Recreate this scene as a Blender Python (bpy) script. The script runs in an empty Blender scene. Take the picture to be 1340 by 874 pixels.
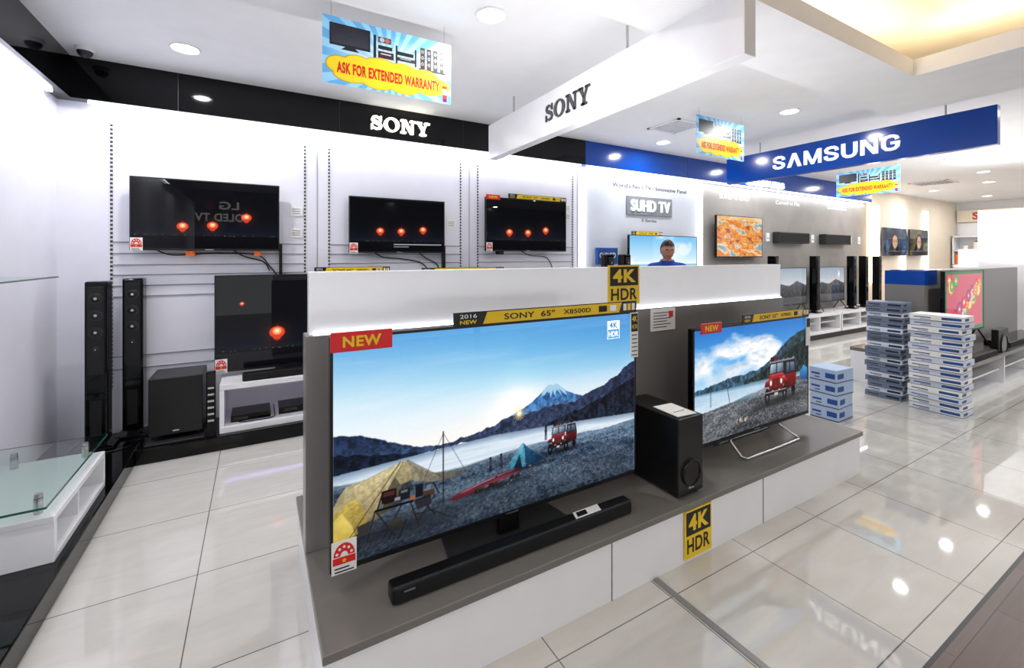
import bpy, bmesh, math, random
import numpy as np
from collections import Counter
from mathutils import Vector, Matrix
random.seed(3)
sc = bpy.context.scene
sc.view_settings.view_transform = 'Standard'

def lin(c):
    return tuple((x/12.92 if x <= 0.04045 else ((x+0.055)/1.055)**2.4) for x in c)

# ---------------------------------------------------------------- materials
def mat(name, col, rough=0.5, metal=0.0, emis=None, es=0.0, spec=0.5, var=0.04, nscale=6.0, trans=0.0, ior=1.45, sample=True):
    m = bpy.data.materials.new(name); m.use_nodes = True
    nt = m.node_tree; b = nt.nodes['Principled BSDF']
    c = lin(col)
    b.inputs['Roughness'].default_value = rough
    b.inputs['Metallic'].default_value = metal
    b.inputs['Specular IOR Level'].default_value = spec
    b.inputs['IOR'].default_value = ior
    b.inputs['Transmission Weight'].default_value = trans
    if var > 0:
        tc = nt.nodes.new('ShaderNodeTexCoord'); n = nt.nodes.new('ShaderNodeTexNoise')
        n.inputs['Scale'].default_value = nscale
        r = nt.nodes.new('ShaderNodeValToRGB')
        r.color_ramp.elements[0].color = tuple(x*(1-var) for x in c)+(1,)
        r.color_ramp.elements[1].color = tuple(min(1, x*(1+var)) for x in c)+(1,)
        nt.links.new(tc.outputs['Object'], n.inputs['Vector'])
        nt.links.new(n.outputs['Fac'], r.inputs['Fac'])
        nt.links.new(r.outputs['Color'], b.inputs['Base Color'])
    else:
        b.inputs['Base Color'].default_value = c+(1,)
    if emis:
        b.inputs['Emission Color'].default_value = lin(emis)+(1,)
        b.inputs['Emission Strength'].default_value = es
        if not sample: m.cycles.emission_sampling = 'NONE'
    return m

def attr_mat(name, emissive=True, rough=0.12, strength=1.0, spec=0.4):
    m = bpy.data.materials.new(name); m.use_nodes = True
    nt = m.node_tree; b = nt.nodes['Principled BSDF']
    a = nt.nodes.new('ShaderNodeAttribute'); a.attribute_name = 'Col'
    b.inputs['Roughness'].default_value = rough
    b.inputs['Specular IOR Level'].default_value = spec
    if emissive:
        b.inputs['Base Color'].default_value = (0.004, 0.004, 0.005, 1)
        nt.links.new(a.outputs['Color'], b.inputs['Emission Color'])
        b.inputs['Emission Strength'].default_value = strength
        m.cycles.emission_sampling = 'NONE'
    else:
        nt.links.new(a.outputs['Color'], b.inputs['Base Color'])
    return m

WHITE = mat('white_paint', (0.93, 0.93, 0.94), 0.45)
WALLW = mat('white_wall_panel', (0.905, 0.905, 0.945), 0.35)
CEIL = mat('ceiling_paint', (0.94, 0.94, 0.94), 0.7)
LAM = mat('white_laminate', (0.93, 0.93, 0.94), 0.22)
PGREY = mat('grey_laminate', (0.49, 0.48, 0.47), 0.28, nscale=20)
SHELF = mat('taupe_shelf_laminate', (0.44, 0.425, 0.405), 0.22, nscale=14)
BLK = mat('black_plastic', (0.045, 0.045, 0.05), 0.35)
BLKG = mat('black_gloss', (0.02, 0.02, 0.025), 0.05, spec=0.35)
BLKF = mat('black_fabric', (0.055, 0.055, 0.06), 0.8, nscale=200, var=0.4)
DGREY = mat('dark_grey_plastic', (0.16, 0.16, 0.17), 0.4)
SILV = mat('brushed_metal', (0.75, 0.75, 0.76), 0.25, 1.0)
GRV = mat('groove_shadow_grey', (0.58, 0.58, 0.62), 0.5)
BLUE = mat('sign_blue', (0.03, 0.26, 0.62), 0.15)
BLUED = mat('box_blue', (0.10, 0.28, 0.55), 0.5)
YEL = mat('label_yellow', (0.93, 0.78, 0.10), 0.4)
RED = mat('label_red', (0.85, 0.12, 0.13), 0.35)
PAPER = mat('paper_white', (0.93, 0.93, 0.92), 0.6)
INK = mat('ink_black', (0.05, 0.05, 0.05), 0.5)
TXTG = mat('letter_dark_grey', (0.28, 0.28, 0.29), 0.4)
PANG = mat('lightbox_grey', (0.50, 0.52, 0.55), 0.4)
GLOWT = mat('lit_letter', (1, 1, 0.97), 0.5, emis=(1, 0.99, 0.93), es=3.0, var=0, sample=False)
WLET = mat('white_letter', (1, 1, 1), 0.4, emis=(1, 1, 1), es=0.45, var=0, sample=False)
LAMP = mat('lamp_glow', (1, 1, 1), 0.5, emis=(1, 0.99, 0.96), es=18, var=0)
STRIP = mat('led_strip', (1, 1, 1), 0.5, emis=(0.93, 0.95, 1.0), es=6, var=0)
WARM = mat('warm_led_strip', (1, 0.85, 0.6), 0.5, emis=(1, 0.83, 0.56), es=10, var=0)
PURP = mat('violet_led', (0.8, 0.7, 1), 0.5, emis=(0.75, 0.65, 1.0), es=1.5, var=0)
GLASS = mat('table_glass', (0.93, 0.98, 0.96), 0.02, trans=1.0, var=0, ior=1.45)
GEDGE = mat('glass_green_edge', (0.20, 0.45, 0.38), 0.1, trans=0.3, var=0)
FROST = mat('white_acrylic', (0.94, 0.945, 0.955), 0.12, emis=(0.93, 0.95, 1), es=0.12, sample=False)
SCREEN = attr_mat('screen_picture', True, 0.015, 1.0, 0.25)
PRINT = attr_mat('printed_picture', False, 0.35)
SKIN = mat('skin', (0.66, 0.47, 0.37), 0.5)
HAIR = mat('hair_black', (0.06, 0.045, 0.04), 0.5)
SHIRT = mat('shirt_blue', (0.08, 0.27, 0.62), 0.8)
JEANS = mat('trousers_dark', (0.12, 0.13, 0.18), 0.8)
LIPS = mat('lips', (.52, .30, .26), 0.5)
ORANGE = mat('orange_plastic', (0.9, 0.42, 0.12), 0.5)
CREAM = mat('cream_paint', (0.93, 0.88, 0.80), 0.5)

def floor_mat():
    m = bpy.data.materials.new('polished_tile'); m.use_nodes = True
    nt = m.node_tree; b = nt.nodes['Principled BSDF']; L = nt.links.new
    tc = nt.nodes.new('ShaderNodeTexCoord'); mp = nt.nodes.new('ShaderNodeMapping')
    mp.inputs['Location'].default_value = (0.24, -0.13, 0)
    br = nt.nodes.new('ShaderNodeTexBrick'); br.offset = 0; br.squash = 1
    br.inputs['Scale'].default_value = 1
    br.inputs['Brick Width'].default_value = 0.6025
    br.inputs['Row Height'].default_value = 0.6
    br.inputs['Mortar Size'].default_value = 0.0026
    br.inputs['Mortar Smooth'].default_value = 0.1
    br.inputs['Color1'].default_value = lin((0.785, 0.775, 0.75))+(1,)
    br.inputs['Color2'].default_value = lin((0.805, 0.795, 0.77))+(1,)
    br.inputs['Mortar'].default_value = lin((0.44, 0.43, 0.41))+(1,)
    n = nt.nodes.new('ShaderNodeTexNoise'); n.inputs['Scale'].default_value = 4; n.inputs['Detail'].default_value = 8
    n.inputs['Distortion'].default_value = 0.8
    mp2 = nt.nodes.new('ShaderNodeMapping'); mp2.inputs['Scale'].default_value = (1, 3.5, 1)
    mx = nt.nodes.new('ShaderNodeMix'); mx.data_type = 'RGBA'; mx.blend_type = 'MULTIPLY'
    rp = nt.nodes.new('ShaderNodeValToRGB')
    rp.color_ramp.elements[0].color = (0.92, 0.915, 0.90, 1); rp.color_ramp.elements[0].position = 0.3
    rp.color_ramp.elements[1].color = (1, 1, 1, 1); rp.color_ramp.elements[1].position = 0.65
    mx.inputs[0].default_value = 1
    L(tc.outputs['Object'], mp.inputs['Vector']); L(mp.outputs['Vector'], br.inputs['Vector'])
    L(tc.outputs['Object'], mp2.inputs['Vector']); L(mp2.outputs['Vector'], n.inputs['Vector']); L(n.outputs['Fac'], rp.inputs['Fac'])
    L(br.outputs['Color'], mx.inputs[6]); L(rp.outputs['Color'], mx.inputs[7])
    L(mx.outputs[2], b.inputs['Base Color'])
    b.inputs['Roughness'].default_value = 0.03
    b.inputs['Specular IOR Level'].default_value = 0.95
    return m
TILE = floor_mat()

def wood_mat():
    m = bpy.data.materials.new('dark_wood_floor'); m.use_nodes = True
    nt = m.node_tree; b = nt.nodes['Principled BSDF']; L = nt.links.new
    tc = nt.nodes.new('ShaderNodeTexCoord')
    br = nt.nodes.new('ShaderNodeTexBrick'); br.inputs['Scale'].default_value = 1
    br.inputs['Brick Width'].default_value = 0.9; br.inputs['Row Height'].default_value = 0.15
    br.inputs['Mortar Size'].default_value = 0.002
    br.inputs['Color1'].default_value = lin((0.36, 0.28, 0.25))+(1,)
    br.inputs['Color2'].default_value = lin((0.44, 0.36, 0.33))+(1,)
    br.inputs['Mortar'].default_value = lin((0.2, 0.16, 0.14))+(1,)
    mp = nt.nodes.new('ShaderNodeMapping'); mp.inputs['Scale'].default_value = (3, 60, 1)
    n = nt.nodes.new('ShaderNodeTexNoise'); n.inputs['Scale'].default_value = 1; n.inputs['Detail'].default_value = 6
    mx = nt.nodes.new('ShaderNodeMix'); mx.data_type = 'RGBA'; mx.blend_type = 'MULTIPLY'; mx.inputs[0].default_value = 1
    rp = nt.nodes.new('ShaderNodeValToRGB'); rp.color_ramp.elements[0].color = (0.6, 0.58, 0.57, 1)
    rp.color_ramp.elements[1].color = (1, 1, 1, 1)
    L(tc.outputs['Object'], br.inputs['Vector']); L(tc.outputs['Object'], mp.inputs['Vector']); L(mp.outputs['Vector'], n.inputs['Vector'])
    L(n.outputs['Fac'], rp.inputs['Fac']); L(br.outputs['Color'], mx.inputs[6]); L(rp.outputs['Color'], mx.inputs[7])
    L(mx.outputs[2], b.inputs['Base Color']); b.inputs['Roughness'].default_value = 0.3
    return m
WOOD = wood_mat()
CONC = mat('grey_concrete_panel', (0.58, 0.565, 0.55), 0.5, var=0.28, nscale=2.2)
for n in CONC.node_tree.nodes:
    if n.bl_idname == 'ShaderNodeTexNoise':
        n.inputs['Detail'].default_value = 9; n.inputs['Distortion'].default_value = 0.6

def slot_mat():
    m = bpy.data.materials.new('slotted_rail'); m.use_nodes = True
    nt = m.node_tree; b = nt.nodes['Principled BSDF']; L = nt.links.new
    tc = nt.nodes.new('ShaderNodeTexCoord'); sp = nt.nodes.new('ShaderNodeSeparateXYZ')
    a = nt.nodes.new('ShaderNodeMath'); a.operation = 'MULTIPLY'; a.inputs[1].default_value = 31
    f = nt.nodes.new('ShaderNodeMath'); f.operation = 'FRACT'
    g = nt.nodes.new('ShaderNodeMath'); g.operation = 'GREATER_THAN'; g.inputs[1].default_value = 0.45
    mx = nt.nodes.new('ShaderNodeMix'); mx.data_type = 'RGBA'
    mx.inputs[6].default_value = (0.6, 0.6, 0.62, 1); mx.inputs[7].default_value = (0.03, 0.03, 0.03, 1)
    L(tc.outputs['Object'], sp.inputs[0]); L(sp.outputs['Z'], a.inputs[0]); L(a.outputs[0], f.inputs[0]); L(f.outputs[0], g.inputs[0])
    L(g.outputs[0], mx.inputs[0]); L(mx.outputs[2], b.inputs['Base Color'])
    return m
SLOT = slot_mat()

# ---------------------------------------------------------------- mesh builder
class M:
    def __init__(s):
        s.v = []; s.f = []; s.m = []; s.c = []; s.mats = []; s.sm = []; s.T = None
    def add(s, vs, fs, mt, cols=None, smooth=False):
        o = len(s.v)
        if s.T is not None:
            vs = [s.T @ Vector(p) for p in vs]
        s.v.extend([tuple(p) for p in vs])
        s.f.extend([tuple(i+o for i in f) for f in fs])
        if mt not in s.mats: s.mats.append(mt)
        k = s.mats.index(mt)
        s.m.extend([k]*len(fs)); s.sm.extend([smooth]*len(fs))
        s.c.extend(cols if cols is not None else [(1, 1, 1, 1)]*len(vs))
    def bm(s, bm, mt, smooth=False):
        bm.verts.index_update()
        s.add([v.co.copy() for v in bm.verts], [[v.index for v in f.verts] for f in bm.faces], mt, smooth=smooth)
        bm.free()
    def box(s, x0, x1, y0, y1, z0, z1, mt, bev=0.0, seg=2):
        if bev <= 0:
            vs = [(x0,y0,z0),(x1,y0,z0),(x1,y1,z0),(x0,y1,z0),(x0,y0,z1),(x1,y0,z1),(x1,y1,z1),(x0,y1,z1)]
            s.add(vs, [(0,3,2,1),(4,5,6,7),(0,1,5,4),(1,2,6,5),(2,3,7,6),(3,0,4,7)], mt); return
        b = bmesh.new(); bmesh.ops.create_cube(b, size=1)
        for v in b.verts:
            v.co = Vector((x0+(v.co.x+.5)*(x1-x0), y0+(v.co.y+.5)*(y1-y0), z0+(v.co.z+.5)*(z1-z0)))
        bmesh.ops.bevel(b, geom=list(b.edges), offset=bev, segments=seg, profile=0.5, affect='EDGES', clamp_overlap=True)
        s.bm(b, mt)
    def cyl(s, p0, p1, r, mt, seg=24, r2=None, smooth=True):
        s.tube([p0, p1], r, mt, seg, r2=r2 if r2 is not None else r, smooth=smooth)
    def tube(s, pts, r, mt, seg=8, r2=None, smooth=True):
        pts = [Vector(p) for p in pts]; n = len(pts)
        d0 = (pts[1]-pts[0]).normalized()
        up = Vector((0,0,1)) if abs(d0.z) < 0.9 else Vector((1,0,0))
        a = d0.cross(up).normalized()
        vs = []; fs = []
        for i, p in enumerate(pts):
            d = (pts[min(i+1,n-1)]-pts[max(i-1,0)]).normalized()
            a = (a-d*a.dot(d)).normalized(); b = d.cross(a)
            rr = r if r2 is None else r+(r2-r)*i/(n-1)
            for k in range(seg):
                t = 2*math.pi*k/seg
                vs.append(p+a*math.cos(t)*rr+b*math.sin(t)*rr)
        for i in range(n-1):
            for k in range(seg):
                fs.append((i*seg+k, i*seg+(k+1)%seg, (i+1)*seg+(k+1)%seg, (i+1)*seg+k))
        s.add(vs, fs, mt, smooth=smooth)
        s.add(vs[:seg], [tuple(range(seg))[::-1]], mt)
        s.add(vs[-seg:], [tuple(range(seg))], mt)
    def prism(s, pts, vec, mt):
        pts = [Vector(p) for p in pts]; n = len(pts); vec = Vector(vec)
        vs = pts+[p+vec for p in pts]
        fs = [tuple(range(n))[::-1], tuple(range(n, 2*n))]+[(i,(i+1)%n,n+(i+1)%n,n+i) for i in range(n)]
        s.add(vs, fs, mt)
    def sphere(s, c, r, mt, sx=1, sy=1, sz=1, seg=20, rings=12, zmin=None):
        b = bmesh.new(); bmesh.ops.create_uvsphere(b, u_segments=seg, v_segments=rings, radius=r)
        if zmin is not None:
            bmesh.ops.delete(b, geom=[v for v in b.verts if v.co.z < zmin*r], context='VERTS')
        for v in b.verts: v.co = Vector((c[0]+v.co.x*sx, c[1]+v.co.y*sy, c[2]+v.co.z*sz))
        s.bm(b, mt, True)
    def grid(s, tl, ex, ez, W, H, rgb, mt):
        ny, nx, _ = rgb.shape
        tl = np.array(tl, float); ex = np.array(ex, float); ez = np.array(ez, float)
        U = np.linspace(0, W, nx)[None, :, None]; V = np.linspace(0, H, ny)[:, None, None]
        P = (tl+U*ex-V*ez).reshape(-1, 3)
        idx = np.arange(nx*ny).reshape(ny, nx)
        F = np.stack([idx[1:, :-1], idx[1:, 1:], idx[:-1, 1:], idx[:-1, :-1]], -1).reshape(-1, 4)
        c = np.clip(rgb.reshape(-1, 3), 0, 1)
        c = np.where(c <= 0.04045, c/12.92, ((c+0.055)/1.055)**2.4)
        c = np.concatenate([c, np.ones((len(c), 1))], 1)
        s.add(P.tolist(), F.tolist(), mt, cols=[tuple(q) for q in c.tolist()])
    def text(s, t, o, ex, ey, W, H, dep, mt, bold=0.0):
        """text fitted into W x H, o = centre of text, ex/ey unit axes; stands proud of the surface by dep."""
        cu = bpy.data.curves.new('t', 'FONT'); cu.body = t; cu.offset = bold; cu.resolution_u = 4
        if bold > .01: cu.space_character = 1+bold*3
        ob = bpy.data.objects.new('t', cu); sc.collection.objects.link(ob)
        dg = bpy.context.evaluated_depsgraph_get(); me = bpy.data.meshes.new_from_object(ob.evaluated_get(dg))
        vs = [v.co.copy() for v in me.vertices]; fs = [tuple(p.vertices) for p in me.polygons]
        bpy.data.objects.remove(ob); bpy.data.curves.remove(cu); bpy.data.meshes.remove(me)
        if not vs: return
        x0 = min(v.x for v in vs); x1 = max(v.x for v in vs); y0 = min(v.y for v in vs); y1 = max(v.y for v in vs)
        o = Vector(o); ex = Vector(ex); ey = Vector(ey); n = ex.cross(ey)
        sx = W/(x1-x0); sy = H/(y1-y0); cx = (x0+x1)/2
        front = [o+ex*((v.x-cx)*sx)+ey*((v.y-(y0+y1)/2)*sy)+n*dep for v in vs]
        s.add(front, fs, mt)
        cnt = Counter(); dirs = {}
        for f in fs:
            for i in range(len(f)):
                a, b = f[i], f[(i+1) % len(f)]; k = (min(a,b), max(a,b)); cnt[k] += 1; dirs[k] = (a,b)
        back = [p-n*dep*.98 for p in front]; k0 = len(front)
        sf = [(b, a, a+k0, b+k0) for k, (a, b) in dirs.items() if cnt[k] == 1]
        s.add(front+back, sf, mt)
    def build(s, name, recalc=True):
        me = bpy.data.meshes.new(name); me.from_pydata(s.v, [], s.f)
        for m in s.mats: me.materials.append(m)
        me.polygons.foreach_set('material_index', s.m); me.polygons.foreach_set('use_smooth', s.sm)
        if PRINT in s.mats or SCREEN in s.mats:
            ca = me.color_attributes.new('Col', 'FLOAT_COLOR', 'POINT')
            ca.data.foreach_set('color', np.array(s.c, dtype=np.float32).ravel())
        me.update()
        if recalc:
            b = bmesh.new(); b.from_mesh(me); bmesh.ops.recalc_face_normals(b, faces=b.faces); b.to_mesh(me); b.free()
        ob = bpy.data.objects.new(name, me); sc.collection.objects.link(ob)
        return ob

EX = (1,0,0); EZ = (0,0,1)

def serif_word(b, o, ex, ey, W, H, dep, mt):
    """slab-serif wordmark built from polygons"""
    o = Vector(o); ex = Vector(ex); ey = Vector(ey); n = ex.cross(ey)
    tot = 0.95+1.28+1.22+1.15+0.3
    sx = W/tot; ox = -tot/2
    def P(poly, dx):
        pts = [o+ex*((x+dx+ox)*sx)+ey*((y-0.5)*H) for x, y in poly]
        b.prism(pts, n*dep, mt)
    def R(x0,x1,y0,y1,dx): P([(x0,y0),(x1,y0),(x1,y1),(x0,y1)], dx)
    path = [(.78,.70,.05),(.70,.85,.055),(.46,.94,.06),(.22,.87,.085),(.16,.73,.10),(.27,.60,.115),(.5,.51,.12),(.73,.41,.115),(.84,.27,.10),(.77,.13,.085),(.5,.06,.06),(.22,.13,.055),(.12,.30,.05)]
    L = []; Rr = []
    for i, (x, y, w) in enumerate(path):
        a = path[max(i-1,0)]; c = path[min(i+1,len(path)-1)]
        d = Vector((c[0]-a[0], c[1]-a[1])).normalized(); nn = Vector((-d.y, d.x))
        L.append((x+nn.x*w, y+nn.y*w)); Rr.append((x-nn.x*w, y-nn.y*w))
    for i in range(len(path)-1):
        P([L[i], L[i+1], Rr[i+1], Rr[i]], 0)
    R(.76,.87,.62,1,0); R(.06,.17,0,.38,0)
    dx = 1.05; K = 28
    for k in range(K):
        t0 = 2*math.pi*k/K; t1 = 2*math.pi*(k+1)/K
        f = lambda t, rx, ry: (.62+rx*math.cos(t), .5+ry*math.sin(t))
        P([f(t0,.62,.52), f(t1,.62,.52), f(t1,.34,.42), f(t0,.34,.42)], dx)
    dx = 2.4
    R(.14,.30,0,1,dx); R(0,.36,.88,1,dx); R(0,.44,0,.12,dx)
    P([(.14,1),(.42,1),(1.05,0),(.80,0)], dx); R(.90,1.05,0,1,dx); R(.76,1.19,.88,1,dx)
    dx = 3.68
    R(.46,.70,0,.48,dx); R(.30,.86,0,.12,dx)
    P([(.06,1),(.36,1),(.66,.42),(.48,.40)], dx); P([(.82,1),(.98,1),(.70,.42),(.56,.42)], dx)
    R(0,.48,.88,1,dx); R(.70,1.15,.88,1,dx)

def sans_word(b, o, ex, ey, W, H, dep, mt):
    """heavy geometric sans wordmark (A without crossbar) built from stroke polygons"""
    o = Vector(o); ex = Vector(ex); ey = Vector(ey); n = ex.cross(ey)
    G = .16; adv = [.95, 1.05, 1.2, .95, .98, 1.0, 1.0]; tot = sum(adv)+G*6; sx = W/tot
    def P(poly, dx): b.prism([o+ex*((x+dx-tot/2)*sx)+ey*((y-.5)*H) for x, y in poly], n*dep, mt)
    def R(x0,x1,y0,y1,dx): P([(x0,y0),(x1,y0),(x1,y1),(x0,y1)], dx)
    def S(path, wx, wy, dx):
        L = []; Q = []
        for i, (x, y) in enumerate(path):
            a = path[max(i-1,0)]; c = path[min(i+1,len(path)-1)]; d = Vector((c[0]-a[0], c[1]-a[1])).normalized()
            L.append((x-d.y*wx, y+d.x*wy)); Q.append((x+d.y*wx, y-d.x*wy))
        for i in range(len(path)-1): P([L[i], L[i+1], Q[i+1], Q[i]], dx)
    sp = [(.83,.66),(.81,.80),(.68,.89),(.47,.91),(.26,.88),(.14,.77),(.17,.63),(.32,.555),(.5,.50),(.70,.43),(.82,.35),(.83,.22),(.70,.12),(.48,.09),(.25,.12),(.13,.22),(.12,.36)]
    dx = 0; S(sp, .125, .09, dx); dx += adv[0]+G
    P([(0,0),(.27,0),(.66,1),(.39,1)], dx); P([(1.05,0),(.78,0),(.39,1),(.66,1)], dx); dx += adv[1]+G
    R(0,.22,0,1,dx); R(.98,1.2,0,1,dx); P([(0,1),(.27,1),(.70,0),(.50,0)], dx); P([(1.2,1),(.93,1),(.50,0),(.70,0)], dx); dx += adv[2]+G
    S(sp, .125, .09, dx); dx += adv[3]+G
    S([(.125,1),(.125,.34),(.19,.19),(.33,.10),(.49,.085),(.65,.10),(.79,.19),(.855,.34),(.855,1)], .125, .095, dx); dx += adv[4]+G
    R(0,.24,0,1,dx); R(.76,1,0,1,dx); P([(0,1),(.30,1),(1,0),(.70,0)], dx); dx += adv[5]+G
    S([(.86,.68),(.80,.83),(.64,.90),(.48,.91),(.28,.87),(.15,.72),(.125,.5),(.15,.28),(.28,.13),(.50,.09),(.72,.12),(.86,.24),(.875,.46)], .125, .09, dx); R(.50,1.0,.40,.56,dx)

# ---------------------------------------------------------------- painter (colours of the pictures shown on screens / prints)
def vnoise(u, v, fx, fy, seed=0):
    r = np.random.default_rng(seed); G = r.random((256, 256))
    x = u*fx; y = v*fy; i = np.floor(x).astype(int); j = np.floor(y).astype(int)
    a = x-i; b = y-j; a = a*a*(3-2*a); b = b*b*(3-2*b)
    i0 = i % 256; i1 = (i+1) % 256; j0 = j % 256; j1 = (j+1) % 256
    return (G[j0,i0]*(1-a)+G[j0,i1]*a)*(1-b)+(G[j1,i0]*(1-a)+G[j1,i1]*a)*b
def fbm(u, v, fx, fy, o=4, seed=0):
    t = 0; w = 0.5; s = 0
    for k in range(o):
        t = t+w*vnoise(u, v, fx*2**k, fy*2**k, seed+k); s += w; w /= 2
    return t/s
def ridge(u, v, fx, fy, o=4, seed=0):
    t = 0; w = .5; s = 0
    for k in range(o):
        t = t+w*(1-np.abs(2*vnoise(u,v,fx*2**k,fy*2**k,seed+k)-1)); s += w; w /= 2
    return t/s
class C:
    def __init__(s, nx, ny, col=(0,0,0)):
        s.u = np.linspace(0,1,nx)[None,:].repeat(ny,0); s.v = np.linspace(0,1,ny)[:,None].repeat(nx,1)
        s.a = np.zeros((ny,nx,3))+np.array(col)
    def blend(s, mask, col):
        mask = np.clip(np.asarray(mask).astype(float), 0, 1)[..., None]; s.a = s.a*(1-mask)+np.array(col)*mask
    def grad(s, stops):
        for k in range(3):
            s.a[..., k] = np.interp(s.v, [q[0] for q in stops], [q[1][k] for q in stops])
    def pm1(s, pts, du=0, dv=0):
        u = s.u+du; v = s.v+dv
        m = np.zeros(s.u.shape, bool); n = len(pts)
        for i in range(n):
            x0, y0 = pts[i]; x1, y1 = pts[(i+1) % n]
            if y0 == y1: continue
            m ^= ((y0 > v) != (y1 > v)) & (u < (x1-x0)*(v-y0)/(y1-y0)+x0)
        return m.astype(float)
    def pm(s, pts, j=0, seed=5):
        hu = .25/s.u.shape[1]; hv = .25/s.u.shape[0]; d = 0
        if j: d = (fbm(s.u,s.v*.2,60,20,4,seed)-.5)*j
        return (s.pm1(pts,-hu,-hv+d)+s.pm1(pts,hu,hv+d)+s.pm1(pts,-hu,hv+d)+s.pm1(pts,hu,-hv+d))/4
    def poly(s, pts, col, al=1.0): s.blend(s.pm(pts)*al, col)
    def gpoly(s, pts, c0, c1, d=(0,1), nz=.12, seed=1, al=1.0, f=40, j=0, mt=0):
        P = [p[0]*d[0]+p[1]*d[1] for p in pts]; t = np.clip((s.u*d[0]+s.v*d[1]-min(P))/(max(P)-min(P)+1e-9),0,1)[...,None]
        col = np.array(c0)*(1-t)+np.array(c1)*t
        col = col*(1+nz*2*(fbm(s.u,s.v,f,f*.6,3,seed)-.5))[...,None]
        if mt:
            h = lambda q: ridge(s.u+q, s.v*1.6, f, f*.8, 5, seed+50)
            sh = np.clip((h(.004)-h(-.004))*9, -1, 1)[...,None]; col = col*(1+mt*sh)
        m = (s.pm(pts,j,seed)*al)[...,None]; s.a = s.a*(1-m)+np.clip(col,0,1)*m
    def ell(s, cx, cy, rx, ry, col, al=1.0):
        d = ((s.u-cx)/rx)**2+((s.v-cy)/ry)**2; s.blend(np.clip((1.15-d)*5, 0, 1)*al, col)
    def soft(s, cx, cy, rx, ry, col, al=1.0):
        d = ((s.u-cx)/rx)**2+((s.v-cy)/ry)**2; s.blend(np.exp(-d)*al, col)
    def rect(s, x0, x1, y0, y1, col, al=1.0): s.blend(((s.u>=x0)&(s.u<=x1)&(s.v>=y0)&(s.v<=y1))*al, col)
    def line(s, x0, y0, x1, y1, w, col):
        dx, dy = x1-x0, y1-y0; L = math.hypot(dx, dy); nx, ny = -dy/L*w, dx/L*w
        s.poly([(x0+nx,y0+ny),(x1+nx,y1+ny),(x1-nx,y1-ny),(x0-nx,y0-ny)], col)
    def glow(s, cx, cy, r, col, k=1.0, asp=1.78):
        d = ((s.u-cx)*asp)**2+(s.v-cy)**2; m = np.exp(-d/r**2)*k; s.a = s.a+m[...,None]*np.array(col)
    def finish(s, grain=.012, seed=1):
        a = s.a; p = np.pad(a, ((1,1),(1,1),(0,0)), 'edge')
        b = (p[:-2,1:-1]+p[2:,1:-1]+p[1:-1,:-2]+p[1:-1,2:])*.08+a*.68
        return np.clip(b+(np.random.default_rng(seed).random(a.shape[:2])-.5)[...,None]*2*grain, 0, 1)

def ground(c, v0, lo, hi, seed, sx=9, sy=2.2):
    d = np.clip(c.v-v0, .02, None); X = (c.u-.5)/d+40; Y = 1/d
    big = fbm(X,Y,.8,.5,4,seed); mid = fbm(X,Y,sx*.7,sy*1.6,4,seed+7); fine = fbm(X,Y,sx*5,sy*8,3,seed+17)
    px = fbm(c.u,c.v,170,110,2,seed+3)
    t = np.clip(.44+(big-.5)*.8+(mid-.5)*.55+(fine-.5)*.8+(px-.5)*.6,0,1)[...,None]
    return np.array(lo)*(1-t)+np.array(hi)*t

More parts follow.
